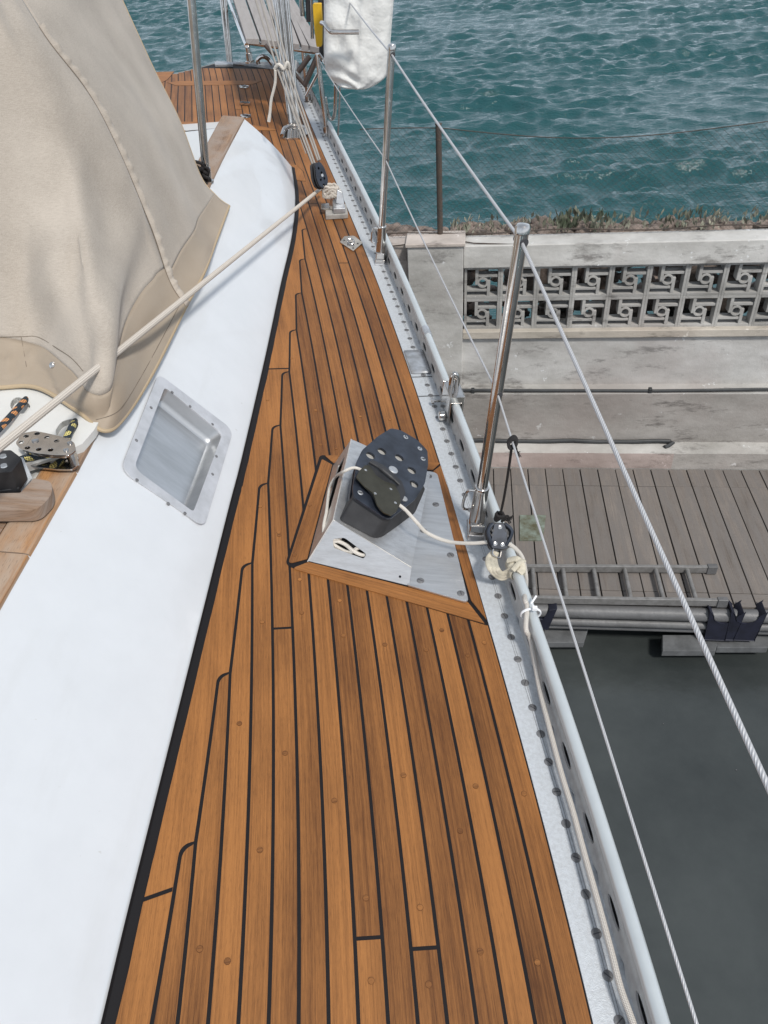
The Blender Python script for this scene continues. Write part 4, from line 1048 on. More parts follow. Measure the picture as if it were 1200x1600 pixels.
for q in ((657, 907), (720, 927), (704, 867), (662, 829), (681, 788), (670, 744)):
    c = B(*q, .0085); mb = MB(); mb.lathe(c - Z3 * .001, Z3, [(0, .0088), (.001, .0086), (.0024, .006)], 18); a = random.random() * 3
    mb.box(c + Z3 * .0013, (.0018, .013, .0008), (V((math.cos(a), math.sin(a), 0)), V((-math.sin(a), math.cos(a), 0)), Z3), mi=1); mb.build('flange_screw', [SCREW, DKMET], riser)
mb = MB(); mb.plate(orient([r0 + Z3 * .001, r1 + Z3 * .001, r2, r3], Z3), Z3, .002); mb.build('riser_underside', DKMET, riser)
mb = MB(); mb.tube(smooth([Wp(x, y) - wn_ * (.006 + .004 * (i % 3)) for i, (x, y) in enumerate(((512, 850), (524, 846), (538, 852), (552, 862), (566, 868), (574, 862), (560, 856), (545, 864), (528, 858), (516, 846), (532, 840)))], 5), .0046, 8); mb.build('coiled_line_tail', ROPEW, riser)

# ---- the big foot block bolted on the riser
def PP(x, y, off): return BP(x, y, u0 + topn * off, topn)
PT = .060
bk = thing('foot_block', 'large scuffed black pulley block with holed cheek plate on the steel riser', 'pulley block', PP(600, 790, 0))
cheek_px = [(611, 669), (626, 672), (652, 687), (668, 704), (669, 726), (664, 755), (649, 780), (611, 810), (601, 809), (553, 777), (551, 764), (557, 722), (566, 703), (590, 682)]
CH = [PP(x, y, PT) for x, y in cheek_px]
CHr = roundpoly(CH, .008, 3)
hx = (PP(640, 740, PT) - PP(600, 740, PT)).normalized(); hy = topn.cross(hx)
holes = []
for (x, y) in ((579, 711.5), (597, 705), (624, 715), (643.5, 735), (647, 756)):
    holes.append(circ(PP(x, y, PT), .0120, hx, hy, 20)[::-1])
mb = MB(); mb.plate(orient(CHr, topn), topn, .005, holes); mb.build('cheek_plate', BLACK, bk, bevel=.0012)
mb = MB(); mb.plate(orient([p - topn * .009 for p in roundpoly([sum(CH, V((0, 0, 0))) / len(CH) + (p - sum(CH, V((0, 0, 0))) / len(CH)) * .94 for p in CH], .008, 3)], topn), topn, .008); mb.build('pulley_wheel', mat('grey_wheel', (.38, .37, .35), .45, vary=.1), bk)
# rubber boot of the block, wider at its foot
bt_ = [(553, 776), (602, 808), (612, 808), (648, 780), (640, 745), (600, 735), (560, 745)]
bb_ = [(529, 806), (581, 838), (603, 838), (651, 800), (650, 752), (600, 742), (548, 752)]
T_ = roundpoly([PP(x, y, PT - .006) for x, y in bt_], .006, 4); Bm = roundpoly([PP(x, y, .001) for x, y in [(530, 812), (584, 841), (597, 839), (648, 803), (668, 765), (630, 720), (562, 735)]], .010, 4)
mb = MB(); rows = [[Bm[i].lerp(T_[i], f) + topn * 0 for i in range(len(Bm))] for f in (0, .1, .5, .9, 1)]
mb.grid(rows, True); mb.plate(orient(T_, topn), topn, .003); mb.build('rubber_boot', RUBBER, bk)
# body behind, under the cheek
cc = sum(CH, V((0, 0, 0))) / len(CH)
mb = MB(); lo_ = [cc + (p - cc) * .95 - topn * .028 for p in CHr]; lo2 = [cc + (p - cc) * .90 - topn * (PT - .002) for p in CHr]
mb.grid([[p for p in lo_], lo2], True); mb.plate(orient(lo_, topn), topn, .004); mb.build('lower_cheek', BLACK, bk)
# pin, cover screws, worn spots
mb = MB(); mb.lathe(PP(614, 735, PT), topn, [(0, .0125), (.003, .0122), (.0042, .010), (.003, .006)], 20); mb.build('centre_pin', ALU, bk)
for (x, y) in ((634, 683), (656, 701), (661, 717), (563, 770), (602, 800)):
    c = PP(x, y, PT); mb = MB(); mb.lathe(c - topn * .001, topn, [(0, .0072), (.0016, .0070), (.0024, .0055), (.0016, .002)], 16); a = random.random() * 3
    mb.box(c + topn * .002, (.0014, .010, .0012), (hx * math.cos(a) + hy * math.sin(a), hy * math.cos(a) - hx * math.sin(a), topn), mi=1); mb.build('cover_screw', [ALU, DKMET], bk)
mb = MB(); mb.lathe(PP(631, 780, PT), topn, [(0, .0085), (.003, .0085), (.004, .007)], 16); mb.build('small_roller', ALUD, bk)
# olive rope-jammer cover on top and the dark lever beneath it
OL = [PP(x, y, PT + .016) for x, y in ((577, 727), (588, 743), (601, 752), (617, 757), (625, 772), (626, 786), (619, 800), (611, 805), (600, 801), (589, 788), (583, 770), (569, 759), (557, 745), (561, 736), (570, 727))]
mb = MB(); mb.plate(orient(roundpoly(OL, .004, 3), topn), topn, .0035)
ol = mb.build('jammer_cover', OLIVE, bk, bevel=.0008)
for (x, y) in ((571, 735), (586, 771.5), (610.5, 764.5), (617.5, 786)):
    c = PP(x, y, PT + .016); mb = MB(); mb.lathe(c - topn * .001, topn, [(0, .0038), (.002, .0036), (.0024, .0018), (.0015, .001)], 12); mb.build('rivet', STEEL, ol)
mb = MB(); mb.plate(orient(roundpoly([PP(x, y, PT + .0125) for x, y in ((576, 722), (582, 718), (600, 727), (617, 742), (628, 752), (634, 770), (630, 780), (622, 790), (612, 800), (596, 795), (584, 772), (566, 750))], .005, 3), topn), topn, .009); mb.build('jammer_body', RUBBER, bk, bevel=.002)
mb = MB(); mb.tube(smooth([PP(578, 722, PT + .018), PP(596, 733, PT + .022), PP(612, 746, PT + .022), PP(624, 757, PT + .018)], 5), [.004] * 5 + [.006] * 6 + [.004] * 5, 10); mb.build('jammer_lever', RUBBER, bk)
# lines of this block
def rope(name, pts, r, m, lab, cat='rope', n=8, seg=12, grp=None, parent=None, flat=None):
    mb = MB(); mb.tube(smooth(pts, n), r, seg, flat=flat); o = mb.build(name, m, parent)
    if parent is None: tag(o, lab, cat, grp)
    return o
jx = PP(629, 793, PT + .010)
sb = B(779, 838, .10)                                       # small block's place
path = [PP(600, 775, PT + .008), jx, PP(650, 815, .070), BY(668, 833, (jx.y * .62 + sb.y * .38)), BY(700, 846, sb.y + .035), BY(735, 849, sb.y + .012), BY(762, 847, sb.y)]
rope('control_line', path, .0043, ROPEW, 'white line sagging from the black foot block to the small block at the rail')
path = [PP(575, 742, PT + .008), PP(566, 735, PT + .009), PP(552, 731, PT + .006), PP(535, 738, .045), LP_(524, 748) - ln * .001 + Z3 * .006, LP_(518, 765) + ln * .006, LP_(513, 800) + ln * .005, LP_(507, 822) + ln * .002, LP_(500, 842) - ln * .01]
rope('thin_line', path, .0036, ROPEW, 'white line leaving the black foot block and dropping into the riser slot')

# ---- small block lashed to the rail tube
sn = V((.10, -.75, .65)).normalized(); 
def SP(x, y, off=0.0): return BP(x, y, sb + sn * off, sn)
sk = thing('small_block', 'small black pulley block tied to the toe rail below the near stanchion', 'pulley block', SP(780, 840))
body = [(767, 817), (790, 817), (801, 830), (799, 848), (793, 861), (784, 860), (767, 860), (764, 853), (760, 832)]
mb = MB(); mb.plate(orient(roundpoly([SP(x, y, -.004) for x, y in body], .005, 3), sn), sn, .020); mb.build('block_body', RUBBER, sk, bevel=.002)
for pts in ([(771, 818), (765, 824), (763, 834), (769, 852)], [(789, 818), (799, 827), (799, 837), (791, 852)]):
    mb = MB(); mb.tube(smooth([SP(x, y, .003) for x, y in pts], 5), .0042, 10, flat=.8); mb.build('side_strap', BLACK, sk)
mb = MB(); mb.plate(orient(roundpoly([SP(x, y, .004) for x, y in ((773, 818), (788, 818), (792, 832), (793, 856), (785, 858), (768, 856), (769, 835))], .004, 3), sn), sn, .006); mb.build('block_face', BLACK, sk, bevel=.001)
for (x, y) in ((781, 823.5), (773.5, 849.5), (785, 851)):
    mb = MB(); mb.lathe(SP(x, y, .004), sn, [(0, .0052), (.0016, .005), (.0022, .0035)], 14); mb.build('block_screw', STEEL, sk)
for (x, y) in ((770, 829), (769, 836), (791, 829), (793, 837)):
    mb = MB(); mb.lathe(SP(x, y, .0035), sn, [(0, .0030), (.0012, .003)], 8); mb.build('block_vent', DKMET, sk)
# cord knot on top and cord up to the lower lifeline
random.seed(9)
kn = SP(781, 808, -.004)
mb = MB()
for i in range(5):
    a = random.random() * 6; mb.tube(smooth([kn + V((.010 * math.cos(a + j * 1.25), .008 * math.sin(a + j * 1.25), .009 * math.sin(a * 2 + j * 1.9))) for j in range(7)], 4), .0034, 7)
for i in range(9):
    mb.tube(smooth([kn, kn + V((.012 + random.random() * .008, -.004, random.uniform(-.006, .012))), kn + V((.018 + random.random() * .01, -.006, random.uniform(-.012, .018)))], 3), .0016, 5)
yk = (wire_low[0].y + .6 * (n1l.y - wire_low[0].y) * 0)
f = 0.0
# point of the lower wire under pixel (799,690)
def on_line(a, b, x, y):
    best = None
    for i in range(400):
        q = a.lerp(b, i / 399); w = BO.M @ q - CAM; zz = w.dot(cF); sxp, syp = 600 + F * w.dot(cR) / zz, 800 - F * w.dot(cU) / zz
        d = (syp - y) ** 2
        if best is None or d < best[0]: best = (d, q)
    return best[1] - Z3 * .003
ck = on_line(wire_low[0], n1l, 799, 690)
lo_k = kn
mb.tube(smooth([kn + Z3 * .006, BY(788, 775, kn.y + (ck.y - kn.y) * .25), BY(796, 725, kn.y + (ck.y - kn.y) * .7), ck + Z3 * -.012], 6), .0028, 8)
for i in range(5):
    a = i * 1.2; mb.tube(smooth([ck + V((.008 * math.cos(a + j * 1.4), .006 * math.sin(a + j * 1.4) + (i - 2) * .002, .009 * math.sin(a + j * 1.4 + .5))) for j in range(7)], 4), .0030, 7)
for i in range(7):
    mb.tube(smooth([ck, ck + V((.010, -.006, -.012 + random.uniform(-.004, .004))), ck + V((.012 + random.random() * .01, -.01, random.uniform(-.028, -.012)))], 3), .0008, 5)
tag(mb.build('black_lanyard', CORD), 'knotted black cord hanging from the lower lifeline down to the small block', 'cord')
# folded webbing lashed round the rail tube
rc = EX(SO(B(797, 885, .066))[0], -(WO + .009), RH + .008)
tt_ = (EX(SO(rc)[0] + .05, 0) - EX(SO(rc)[0], 0)).normalized(); sxr = V((tt_.y, -tt_.x, 0))
mb = MB()
for k_, (o_, r_) in enumerate(((0, .0165), (.013, .0175), (.026, .0165))):
    mb.tube([rc - tt_ * (o_ - .010) + sxr * (r_ * math.cos(a)) + Z3 * (r_ * math.sin(a)) for a in np.linspace(0, 6.28, 17)[:-1]], .0068, 10, closed=True, flat=.45)
a1 = SP(774, 862, -.004)
for dx, r in ((-.007, .006), (0.0, .0062), (.007, .006)):
    mb.tube(smooth([a1 + X3 * dx * .5, BY(768, 872, a1.y - .012) + X3 * dx, BY(771, 888, rc.y - .018) + X3 * dx * 1.2, BY(785, 900, rc.y - .012) + Z3 * dx, rc + V((-.004, -.016, .014)) + Z3 * dx * .8], 6), r, 10, flat=.5)
mb.tube(smooth([rc + V((-.018, .006, .014)), rc + V((0, .0, .026)), rc + V((.012, -.016, .018)), rc + V((.004, -.03, .012))], 6), .0085, 10, flat=.5)
mb.tube(smooth([rc + V((-.01, -.026, .016)), rc + V((.004, -.012, .029)), rc + V((.016, .004, .02))], 6), .006, 10, flat=.5)
tag(mb.build('webbing_lashing', WEB), 'cream webbing lashing knotted round the toe rail below the small block', 'lashing')
# shackle wire at block foot
mb = MB(); mb.tube(smooth([SP(771, 857, 0), SP(770, 866, .004), SP(780, 872, .004), SP(783, 862, 0)], 5), .0018, 7); mb.build('block_becket', STEEL, sk)
# line from the small block, over and down along the rail
rs = lambda y_, off=.0, z=.075: EX(SO(B(*y_, z))[0], -(WO + .009) + off, z)
tie = EX(SO(B(822, 962, .07))[0], -(WO + .009), RH + .008)
path = [SP(792, 848, 0), BY(806, 858, sb.y - .008), BY(817, 874, sb.y - .02), BY(822, 905, sb.y - .05), BY(820, 935, tie.y + .035), tie + V((-.012, .012, .014)), tie + V((-.017, -.04, .004)), ]
for pxy in ((829, 1010), (843, 1070), (858, 1130), (876, 1200), (896, 1265), (915, 1335), (936, 1410), (955, 1480), (972, 1545), (992, 1600), (1008, 1660)):
    q = B(*pxy, .035); s_, o_ = SO(q); path.append(EX(s_, max(-(WO - .007), o_) if pxy[1] > 1060 else o_, .030 if pxy[1] > 1060 else .045))
rope('rail_line', path, .0050, ROPEK, 'white flecked line running down along the inside of the toe rail')
# cable tie
mb = MB()
rr = .0185; cT = tie + V((-.004, 0, .006))
mb.tube([cT + sxr * (rr * 1.15 * math.cos(a)) + Z3 * (rr * .85 * math.sin(a)) for a in np.linspace(0, 6.28, 21)[:-1]], .0028, 8, closed=True, flat=.6)
mb.box(cT + V((.004, -.003, .021)), (.010, .008, .007)); mb.tube([cT + V((.004, -.003, .024)), BY(830, 943, tie.y + .012), BY(838, 931, tie.y + .03)], .0022, 8, flat=.6)
tag(mb.build('cable_tie', ZIP, bevel=0), 'white cable tie with its tail sticking up, holding the line to the rail', 'cable tie')

# ================================================================ CANVAS SPRAY HOOD
hrows = [  # each: (px, py, y) from forward-inboard, round the corner, to the aft edge; bottom row first
 [(-130, 700, 1.26), (-60, 618, 1.38), (10, 605, 1.43), (62, 607, 1.43), (122, 643, 1.36), (162, 673, 1.325), (194, 652, 1.40), (240, 580, 1.62), (290, 480, 1.97), (318, 428, 2.17), (338, 375, 2.48), (358, 322, 2.84)],
 [(-140, 600, 1.45), (-60, 560, 1.52), (10, 552, 1.52), (60, 555, 1.52), (112, 582, 1.43), (152, 606, 1.385), (186, 584, 1.43), (215, 520, 1.68), (264, 438, 2.0), (296, 395, 2.2), (318, 350, 2.5), (337, 306, 2.85)],
 [(-150, 480, 1.55), (-70, 460, 1.60), (0, 455, 1.63), (50, 455, 1.65), (90, 465, 1.585), (122, 470, 1.57), (150, 450, 1.60), (185, 415, 1.80), (232, 350, 2.04), (268, 318, 2.25), (292, 288, 2.55), (313, 272, 2.87)],
 [(-160, 320, 1.66), (-80, 305, 1.70), (-10, 300, 1.73), (35, 300, 1.76), (70, 305, 1.78), (98, 305, 1.80), (122, 295, 1.83), (150, 280, 1.92), (188, 240, 2.08), (225, 215, 2.30), (254, 195, 2.6), (277, 185, 2.90)],
 [(-170, 160, 1.78), (-90, 150, 1.82), (-30, 145, 1.85), (10, 145, 1.88), (40, 148, 1.90), (64, 150, 1.92), (84, 148, 1.95), (104, 145, 2.00), (134, 140, 2.10), (170, 118, 2.34), (204, 100, 2.65), (231, 90, 2.93)],
 [(-190, 20, 1.90), (-120, 8, 1.93), (-70, 0, 1.95), (-35, 2, 1.97), (-12, 12, 1.98), (8, 25, 2.0), (24, 32, 2.02), (40, 38, 2.05), (66, 52, 2.10), (110, 20, 2.36), (155, 0, 2.68), (189, -4, 2.95)],
 [(-230, -160, 2.15), (-170, -160, 2.15), (-120, -150, 2.15), (-90, -130, 2.15), (-70, -110, 2.15), (-52, -90, 2.15), (-38, -75, 2.15), (-20, -60, 2.16), (0, -55, 2.2), (60, -95, 2.42), (110, -110, 2.7), (150, -110, 2.97)]]
G0 = [[BY(x, y, d) for x, y, d in r] for r in hrows]
NU = 10
fine = [smooth(r, NU) for r in G0]
cols = [smooth([fine[i][j] for i in range(len(fine))], 12) for j in range(len(fine[0]))]
nu, nv = len(cols), len(cols[0])                            # cols[u][v]
SEAM = 8 * NU
def hood_n(u, v):
    a = cols[min(u + 1, nu - 1)][v] - cols[max(u - 1, 0)][v]; b = cols[u][min(v + 1, nv - 1)] - cols[u][max(v - 1, 0)]
    n = a.cross(b).normalized(); return n if n.x > 0 or n.y < -.5 else -n
HP_ = [[None] * nv for _ in range(nu)]
for u in range(nu):
    for v in range(nv):
        p = cols[u][v]; n = hood_n(u, v); w = 0
        U, Vv = u / nu, v / nv
        if u < SEAM:
            w += .010 * noise.noise(V((U * 5, Vv * 7, 3)))
            for (ca, cb, k, am) in ((.62, .30, .9, .013), (.50, .22, 1.1, .012), (.34, .36, .7, .010)):   # soft diagonal folds
                d = (Vv - cb) - (U - ca) * k; e = math.exp(-(d / .045) ** 2) * math.exp(-((U - ca) / .22) ** 2); w += am * e
                w -= am * .8 * math.exp(-((d + .09) / .05) ** 2) * math.exp(-((U - ca) / .2) ** 2)
        else:
            q = (u - SEAM) / (nu - SEAM); w += .006 * math.sin(q * 16 + Vv * 3) * math.exp(-abs(Vv - .3) * 3) * math.sin(q * math.pi) + .006 * noise.noise(V((q * 3, Vv * 5, 9)))
        w *= min(1, v / 6)
        HP_[u][v] = p + n * w
random.seed(31)
hood = thing('spray_hood', 'large beige canvas hood stretched over the coaming on the left', 'canvas hood', V((-.85, 2.1, ZC)))
def vinyl(u, v):
    if u < 36: return v < 15 - .004 * (u - 10) ** 2 * (1 if u > 10 else 0)
    if u <= SEAM: return v < 10 + 7 * max(0, 1 - abs(u - 70) / 26) - (4 if 40 < u < 58 else 0)
    return v < 14 + 3 * math.sin((u - SEAM) / (nu - SEAM) * 3.1)
def hlerp(u, vf):
    v = min(int(vf), nv - 2); return HP_[u][v].lerp(HP_[u][v + 1], vf - v)
def vb(u):
    a = 16 - .004 * (u - 10) ** 2 * (1 if u > 10 else 0) if u < 46 else 0
    b = 10 + 7 * max(0, 1 - abs(u - 74) / 22) ** 1.0 if u > 44 else 0
    return max(a, b, 7.5) if u <= SEAM else 13 + 2.2 * math.sin((u - SEAM) / (nu - SEAM) * 3.1)
raw = [vb(u) for u in range(nu)]
vbs = [sum(raw[max(0, min(nu - 1, u + k))] for k in range(-5, 6)) / 11 if u <= SEAM - 3 else raw[u] for u in range(nu)]
def panel(name, u0_, u1_, lo, hi, n, m, sol):
    q = MB(); q.grid([[hlerp(u, lo(u) + (hi(u) - lo(u)) * k / n) for k in range(n + 1)] for u in range(u0_, u1_ + 1)]); return q.build(name, m, hood, ang=80, solid=sol)
panel('front_panel', 0, SEAM, lambda u: vbs[u], lambda u: nv - 1.001, 70, CANV, .0025)
panel('side_panel', SEAM, nu - 1, lambda u: vbs[u], lambda u: nv - 1.001, 70, CANV, .0025)
panel('vinyl_hem', 0, nu - 1, lambda u: 0, lambda u: vbs[u], 16, CANVD, .0032)
q_ = MB(); q_.grid([[HP_[0][v] + V((-dx, .03 * dx, .05 * math.sin(dx * 1.8) * min(1, v / 40))) for v in range(nv)] for dx in (0, .15, .35, .6, .9, 1.2, 1.5)]); q_.build('centre_panel', CANV, hood, ang=80, solid=.0025)
def welded(mb, *a, **k):
    d = {}; nvv = []; mp = []
    for p in mb.v:
        key = (round(p.x, 5), round(p.y, 5), round(p.z, 5))
        if key not in d: d[key] = len(nvv); nvv.append(p)
        mp.append(d[key])
    mb.v = nvv; mb.f = [[mp[i] for i in f] for f in mb.f]; return mb.build(*a, **k)
mb = MB(); mb.tube([HP_[u][0] for u in range(nu)], .0050, 8); mb.build('edge_piping', PIPING, hood)
mb = MB(); mb.tube([HP_[nu - 1][v] for v in range(nv)], .0045, 8); mb.build('aft_piping', PIPING, hood)
# ruffled flap over the corner zip
mb = MB(); rows = []
L = nv - 12
for v in range(0, L * 6 + 1):
    vv = v / 6; i = min(int(vv), nv - 2); f = vv - i; p = HP_[SEAM][i].lerp(HP_[SEAM][i + 1], f); n = hood_n(SEAM, i)
    tdir = (HP_[SEAM + 4][i] - HP_[SEAM][i]).normalized(); ru = math.sin(vv * 2.1 + 2 * math.sin(vv * .37)) * .0022 + .004 * noise.noise(V((vv * .8, 0, 2)))
    hgt = .020 + .006 * noise.noise(V((vv * .5, 5, 2)))
    w = .024 + .004 * noise.noise(V((vv * .3, 1, 2))) + ru * .6
    rows.append([p + n * .002 - tdir * .004, p + n * (.010 + ru * .6) + tdir * .004, p + n * (.013 + ru) + tdir * w * .55, p + n * (.006 - ru * .8) + tdir * w, p + n * .001 + tdir * (w + .002)])
mb.grid(rows); mb.build('zip_flap', CANV, hood, ang=80)
sl = [p[0] + hood_n(SEAM, 3) * .0015 for p in rows]
mb = MB(); mb.tube(sl, .0012, 6); mb.build('seam_line', THREAD, hood)
# stitched lines
def hpt(uf, vf, off=.0016):
    u, v = int(uf), int(vf); u = min(u, nu - 2); v = min(v, nv - 2); a, b = uf - u, vf - v
    p = HP_[u][v].lerp(HP_[u + 1][v], a).lerp(HP_[u][v + 1].lerp(HP_[u + 1][v + 1], a), b); return p + hood_n(u, v) * off
_hw = np.array([[tuple(BO.M @ p - CAM) for p in r] for r in HP_]); _hz = _hw @ np.array(cF)
_hx = 600 + F * (_hw @ np.array(cR)) / _hz; _hy = 800 - F * (_hw @ np.array(cU)) / _hz
def hproj(x, y, off=.0016):
    """point of the hood under a pixel"""
    k = int(np.argmin((_hx - x) ** 2 + (_hy - y) ** 2)); u, v = divmod(k, nv)
    N_ = hood_n(u, v); return BP(x, y, HP_[u][v] + N_ * off, N_)
for pts in ([(0, 527), (34, 526), (60, 527), (90, 545), (112, 560), (130, 580)], [(33, 526), (40, 565), (46, 604)], [(150, 656), (185, 642), (215, 598), (250, 535), (285, 468)]):
    mb = MB(); P = [hproj(q.x, q.y, .003) for q in smooth([V((*q, 0)) for q in pts], 10)]
    mb.tube(P, .0008, 5); mb.build('stitch_line', THREAD, hood)
sp_ = hproj(83, 571, .001); sn_ = (BO.c - sp_).normalized().lerp(V((.2, -.8, .5)), .6).normalized()
mb = MB(); mb.lathe(sp_, sn_, [(0, .0085), (.003, .0082), (.004, .0055), (.009, .005), (.010, .0035)], 16); mb.build('snap_fastener', STEEL, hood)
mb = MB(); mb.lathe(hproj(106, 742 - 90, .001) * 0 + hproj(122, 655, .0), sn_, [(0, .004), (.001, .004)], 10); mb.build('eyelet', DKMET, hood)
# black tube stands for the dark gap and strap at the hood's aft foot
mb = MB(); a = [BY(x, y, 2.9) for x, y in ((300, 262), (318, 283), (338, 305), (362, 327))]
mb.tube(smooth(a, 4), .006, 8); mb.build('dark_gap_cord', CORD, hood)

# ================================================================ DIAGONAL SHEET and the runner block
sheet_end = BY(497, 298, 3.52)
s0p = BY(-160, 800, 1.05); 
P0_, P1_ = BY(0, 698, 1.04), sheet_end
d_ = (P0_ - P1_)
rope('sheet_rope', [P1_ + (P1_ - P0_).normalized() * .03, P1_, P1_.lerp(P0_, .35), P1_.lerp(P0_, .7), P0_, P0_ + d_ * .6], .0078, ROPE, 'taut cream rope crossing diagonally in front of the canvas hood', n=16)
c = B(508, 300, .075)
rb = thing('runner_block', 'tall black holed pulley block standing at the lower end of the rope tackle', 'pulley block', V((c.x, c.y, 0)))
q = BY(502, 276, c.y); vn = V((.72, -.60, .35)).normalized()
def RP(x, y, off=0.0): return BP(x, y, q + vn * off, vn)
mb = MB(); out = roundpoly([RP(x, y, .014) for x, y in ((493, 256), (500, 252), (507, 262), (513, 280), (510, 296), (500, 292), (495, 278))], .012, 4)
hx2 = (RP(510, 276, .014) - RP(500, 276, .014)).normalized(); hy2 = vn.cross(hx2)
hol = [orient(circ(RP(x, y, .014), .0055, hx2, hy2, 12), vn)[::-1] for x, y in ((498, 263), (502.5, 270), (501.5, 281), (507, 279), (506, 289))]
mb.plate(orient(out, vn), vn, .005, hol); mb.build('cheek_plate', BLACK, rb, bevel=.001)
mb = MB(); mb.plate(orient([p - vn * .010 for p in out], vn), vn, .006); mb.plate(orient([p - vn * .028 for p in out], vn), vn, .012); mb.build('block_body', RUBBER, rb, bevel=.002)
mb = MB(); mb.lathe(RP(503, 274, .014), vn, [(0, .007), (.003, .0065)], 14); mb.build('centre_pin', STEEL, rb)
random.seed(6); mb = MB()
kc = BY(517, 299, c.y - .01)
for i in range(7):
    a = random.random() * 6; mb.tube(smooth([kc + V((.034 * math.cos(a + j * 1.2), .024 * math.sin(a + j * 1.2), .026 * math.sin(a * 2 + j * 1.7))) for j in range(8)], 4), .0055, 8)
mb.tube(smooth([kc, kc + V((.03, 0, .012)), kc + V((.045, -.01, .0)), kc + V((.03, -.02, -.012)), kc], 5), .006, 8)
tag(mb.build('rope_lashing', ROPE), 'bundle of cream rope turns lashing the runner block to its deck fitting', 'lashing')
# its deck fitting
mb = MB(); f0 = [B(*t_, .022) for t_ in ((509, 336), (544, 334), (541, 318), (508, 322))]
mb.plate(orient(f0, Z3), Z3, .022); pe = mb.build('track_slab', mat('chalky_plastic', (.42, .40, .37), .8, vary=.3, vscale=40), yacht, bevel=.004)
mb = MB(); mb.plate(orient([B(*t_, .045) for t_ in ((521, 326), (540, 325), (536, 308), (520, 312))], Z3), Z3, .022); mb.plate(orient([BY(525, 318, c.y - .05), BY(538, 321, c.y - .05), BY(535, 300, c.y - .03), BY(527, 296, c.y - .03)], -Y3), -Y3, .012); mb.build('car', ALU, pe, bevel=.003)
mb = MB(); mb.plate(orient([B(*t_, .030) for t_ in ((502, 326), (515, 325), (514, 317), (502, 318))], Z3), Z3, .008); x_ = B(518, 325, .03); mb.box(x_ + V((0, 0, .02)), (.012, .012, .05)); mb.build('bracket', STEEL, pe, bevel=.001)
# tackle lines up to the rig
tops = [(396, -12, 3.95), (404, -12, 3.95), (414, -12, 4.0), (421, -12, 4.0)]
mids = [(431, 100), (437, 100), (444, 99), (449, 98)]
bots = [(489, 258), (492, 256), (497, 251), (500, 250)]
for i in range(4):
    a = BY(*tops[i][:2], tops[i][2]); b = BY(*mids[i], 3.78); cc_ = BY(*bots[i], 3.52)
    a = b + (a - b) * 1.25
    rope('tackle_line', [a, b, cc_], .0042, ROPET, 'grey-white tackle line rising from the runner block, %s of four' % ('leftmost', 'second from left', 'third from left', 'rightmost')[i], grp='lines of the rope tackle')
for i, (p_1, p_2) in enumerate((((437, 106), (478, 240)), ((443, 106), (486, 250)))):
    rope('thin_tackle_tail', [BY(*p_1, 3.80), BY(((p_1[0] + p_2[0]) / 2 - 3), (p_1[1] + p_2[1]) / 2, 3.68), BY(*p_2, 3.56)], .0022, ROPET, ('left' if i == 0 else 'right') + ' thin slack line hanging behind the tackle lines', grp='thin lines behind the tackle')
mb = MB(); kc = BY(441, 105, 3.77)
mb.tube(smooth([kc + V((-.03, 0, -.005)), kc + V((-.012, -.012, .012)), kc + V((.008, -.012, -.004)), kc + V((.024, -.01, .022)), kc + V((.030, 0, .0)), kc + V((.015, .012, -.008)), kc + V((-.02, .012, .006)), kc + V((-.034, 0, -.012))], 6), .0068, 9)
mb.tube(smooth([kc + V((-.03, -.004, -.012)), BY(430, 130, 3.77), BY(424, 155, 3.77), BY(422, 175, 3.77), BY(420, 190, 3.77)], 6), [.0062] * 20 + [.0075] * 5, 9)
tag(mb.build('knotted_rope_tail', ROPEW), 'white rope knotted round the tackle, its frayed tail hanging down', 'rope')
# deck eye plate
mb = MB(); dp = roundpoly([B(*t_, .006) for t_ in ((531, 378), (538, 369), (553, 368), (567, 379), (552, 392))], .006, 3); mb.plate(orient(dp, Z3), Z3, .005); de = mb.build('deck_eye_plate', STEEL, yacht, bevel=.001)
c = B(548, 379, .008); mb = MB(); mb.tube(circ(c + Z3 * .005, .013, X3, V((0, .8, .5)).normalized(), 16), .0035, 8, closed=True); mb.box(c, (.03, .010, .006)); mb.build('eye_ring', STEEL, de)
for t_ in ((538, 375), (545, 372), (559, 380), (552, 387)):
    mb = MB(); mb.lathe(B(*t_, .007), Z3, [(0, .004), (.0015, .0035)], 10); mb.build('eye_screw', SCREW, de)

# ================================================================ STERN: poles, seat, cover, fittings
def tubes(name, lst, r, m=STEEL, par=yacht, **k):
    mb = MB()
    for l in lst: mb.tube(l, r, 14)
    return mb.build(name, m, par, **k)
c = B(323, 282, ZC + .01); t_ = BY(297, -20, c.y + .02)
tp = tubes('hood_support_tube', [[c, t_]], .0145, STEEL)
mb = MB(); mb.lathe(c - Z3 * .004, (t_ - c), [(0, .026), (.006, .026), (.010, .018), (.05, .018), (.052, .015)], 18); mb.build('tube_foot', STEEL, tp)
mb = MB(); random.seed(14)
for i in range(4):
    k0 = BY(311 + i * 2, 262 + i * 3, c.y - .03); mb.tube(smooth([k0 + V((random.uniform(-.03, .03), random.uniform(-.02, .02), random.uniform(-.03, .03))) for _ in range(6)], 4), .006, 7)
tag(mb.build('black_strap_bundle', CORD), 'tangle of black straps at the foot of the hood support tube', 'strap')
yb = B(460, 206).y
poles = []
for i, (xa, xb) in enumerate(((428, 455), (437, 461), (446, 466))):
    poles.append(tubes('backstay_pole', [[BY(xb, 204, yb + .02 * i), BY(xa, -10, yb + .02 * i + .12)]], (.016, .012, .016)[i], STEEL))
mb = MB(); fb = roundpoly([B(*q_, .012) for q_ in ((439, 206), (452, 200), (478, 198), (483, 206), (470, 215), (442, 216))], .02, 4)
mb.plate(orient(fb, Z3), Z3, .012); fbo = mb.build('pole_base', STEEL, yacht, bevel=.003)
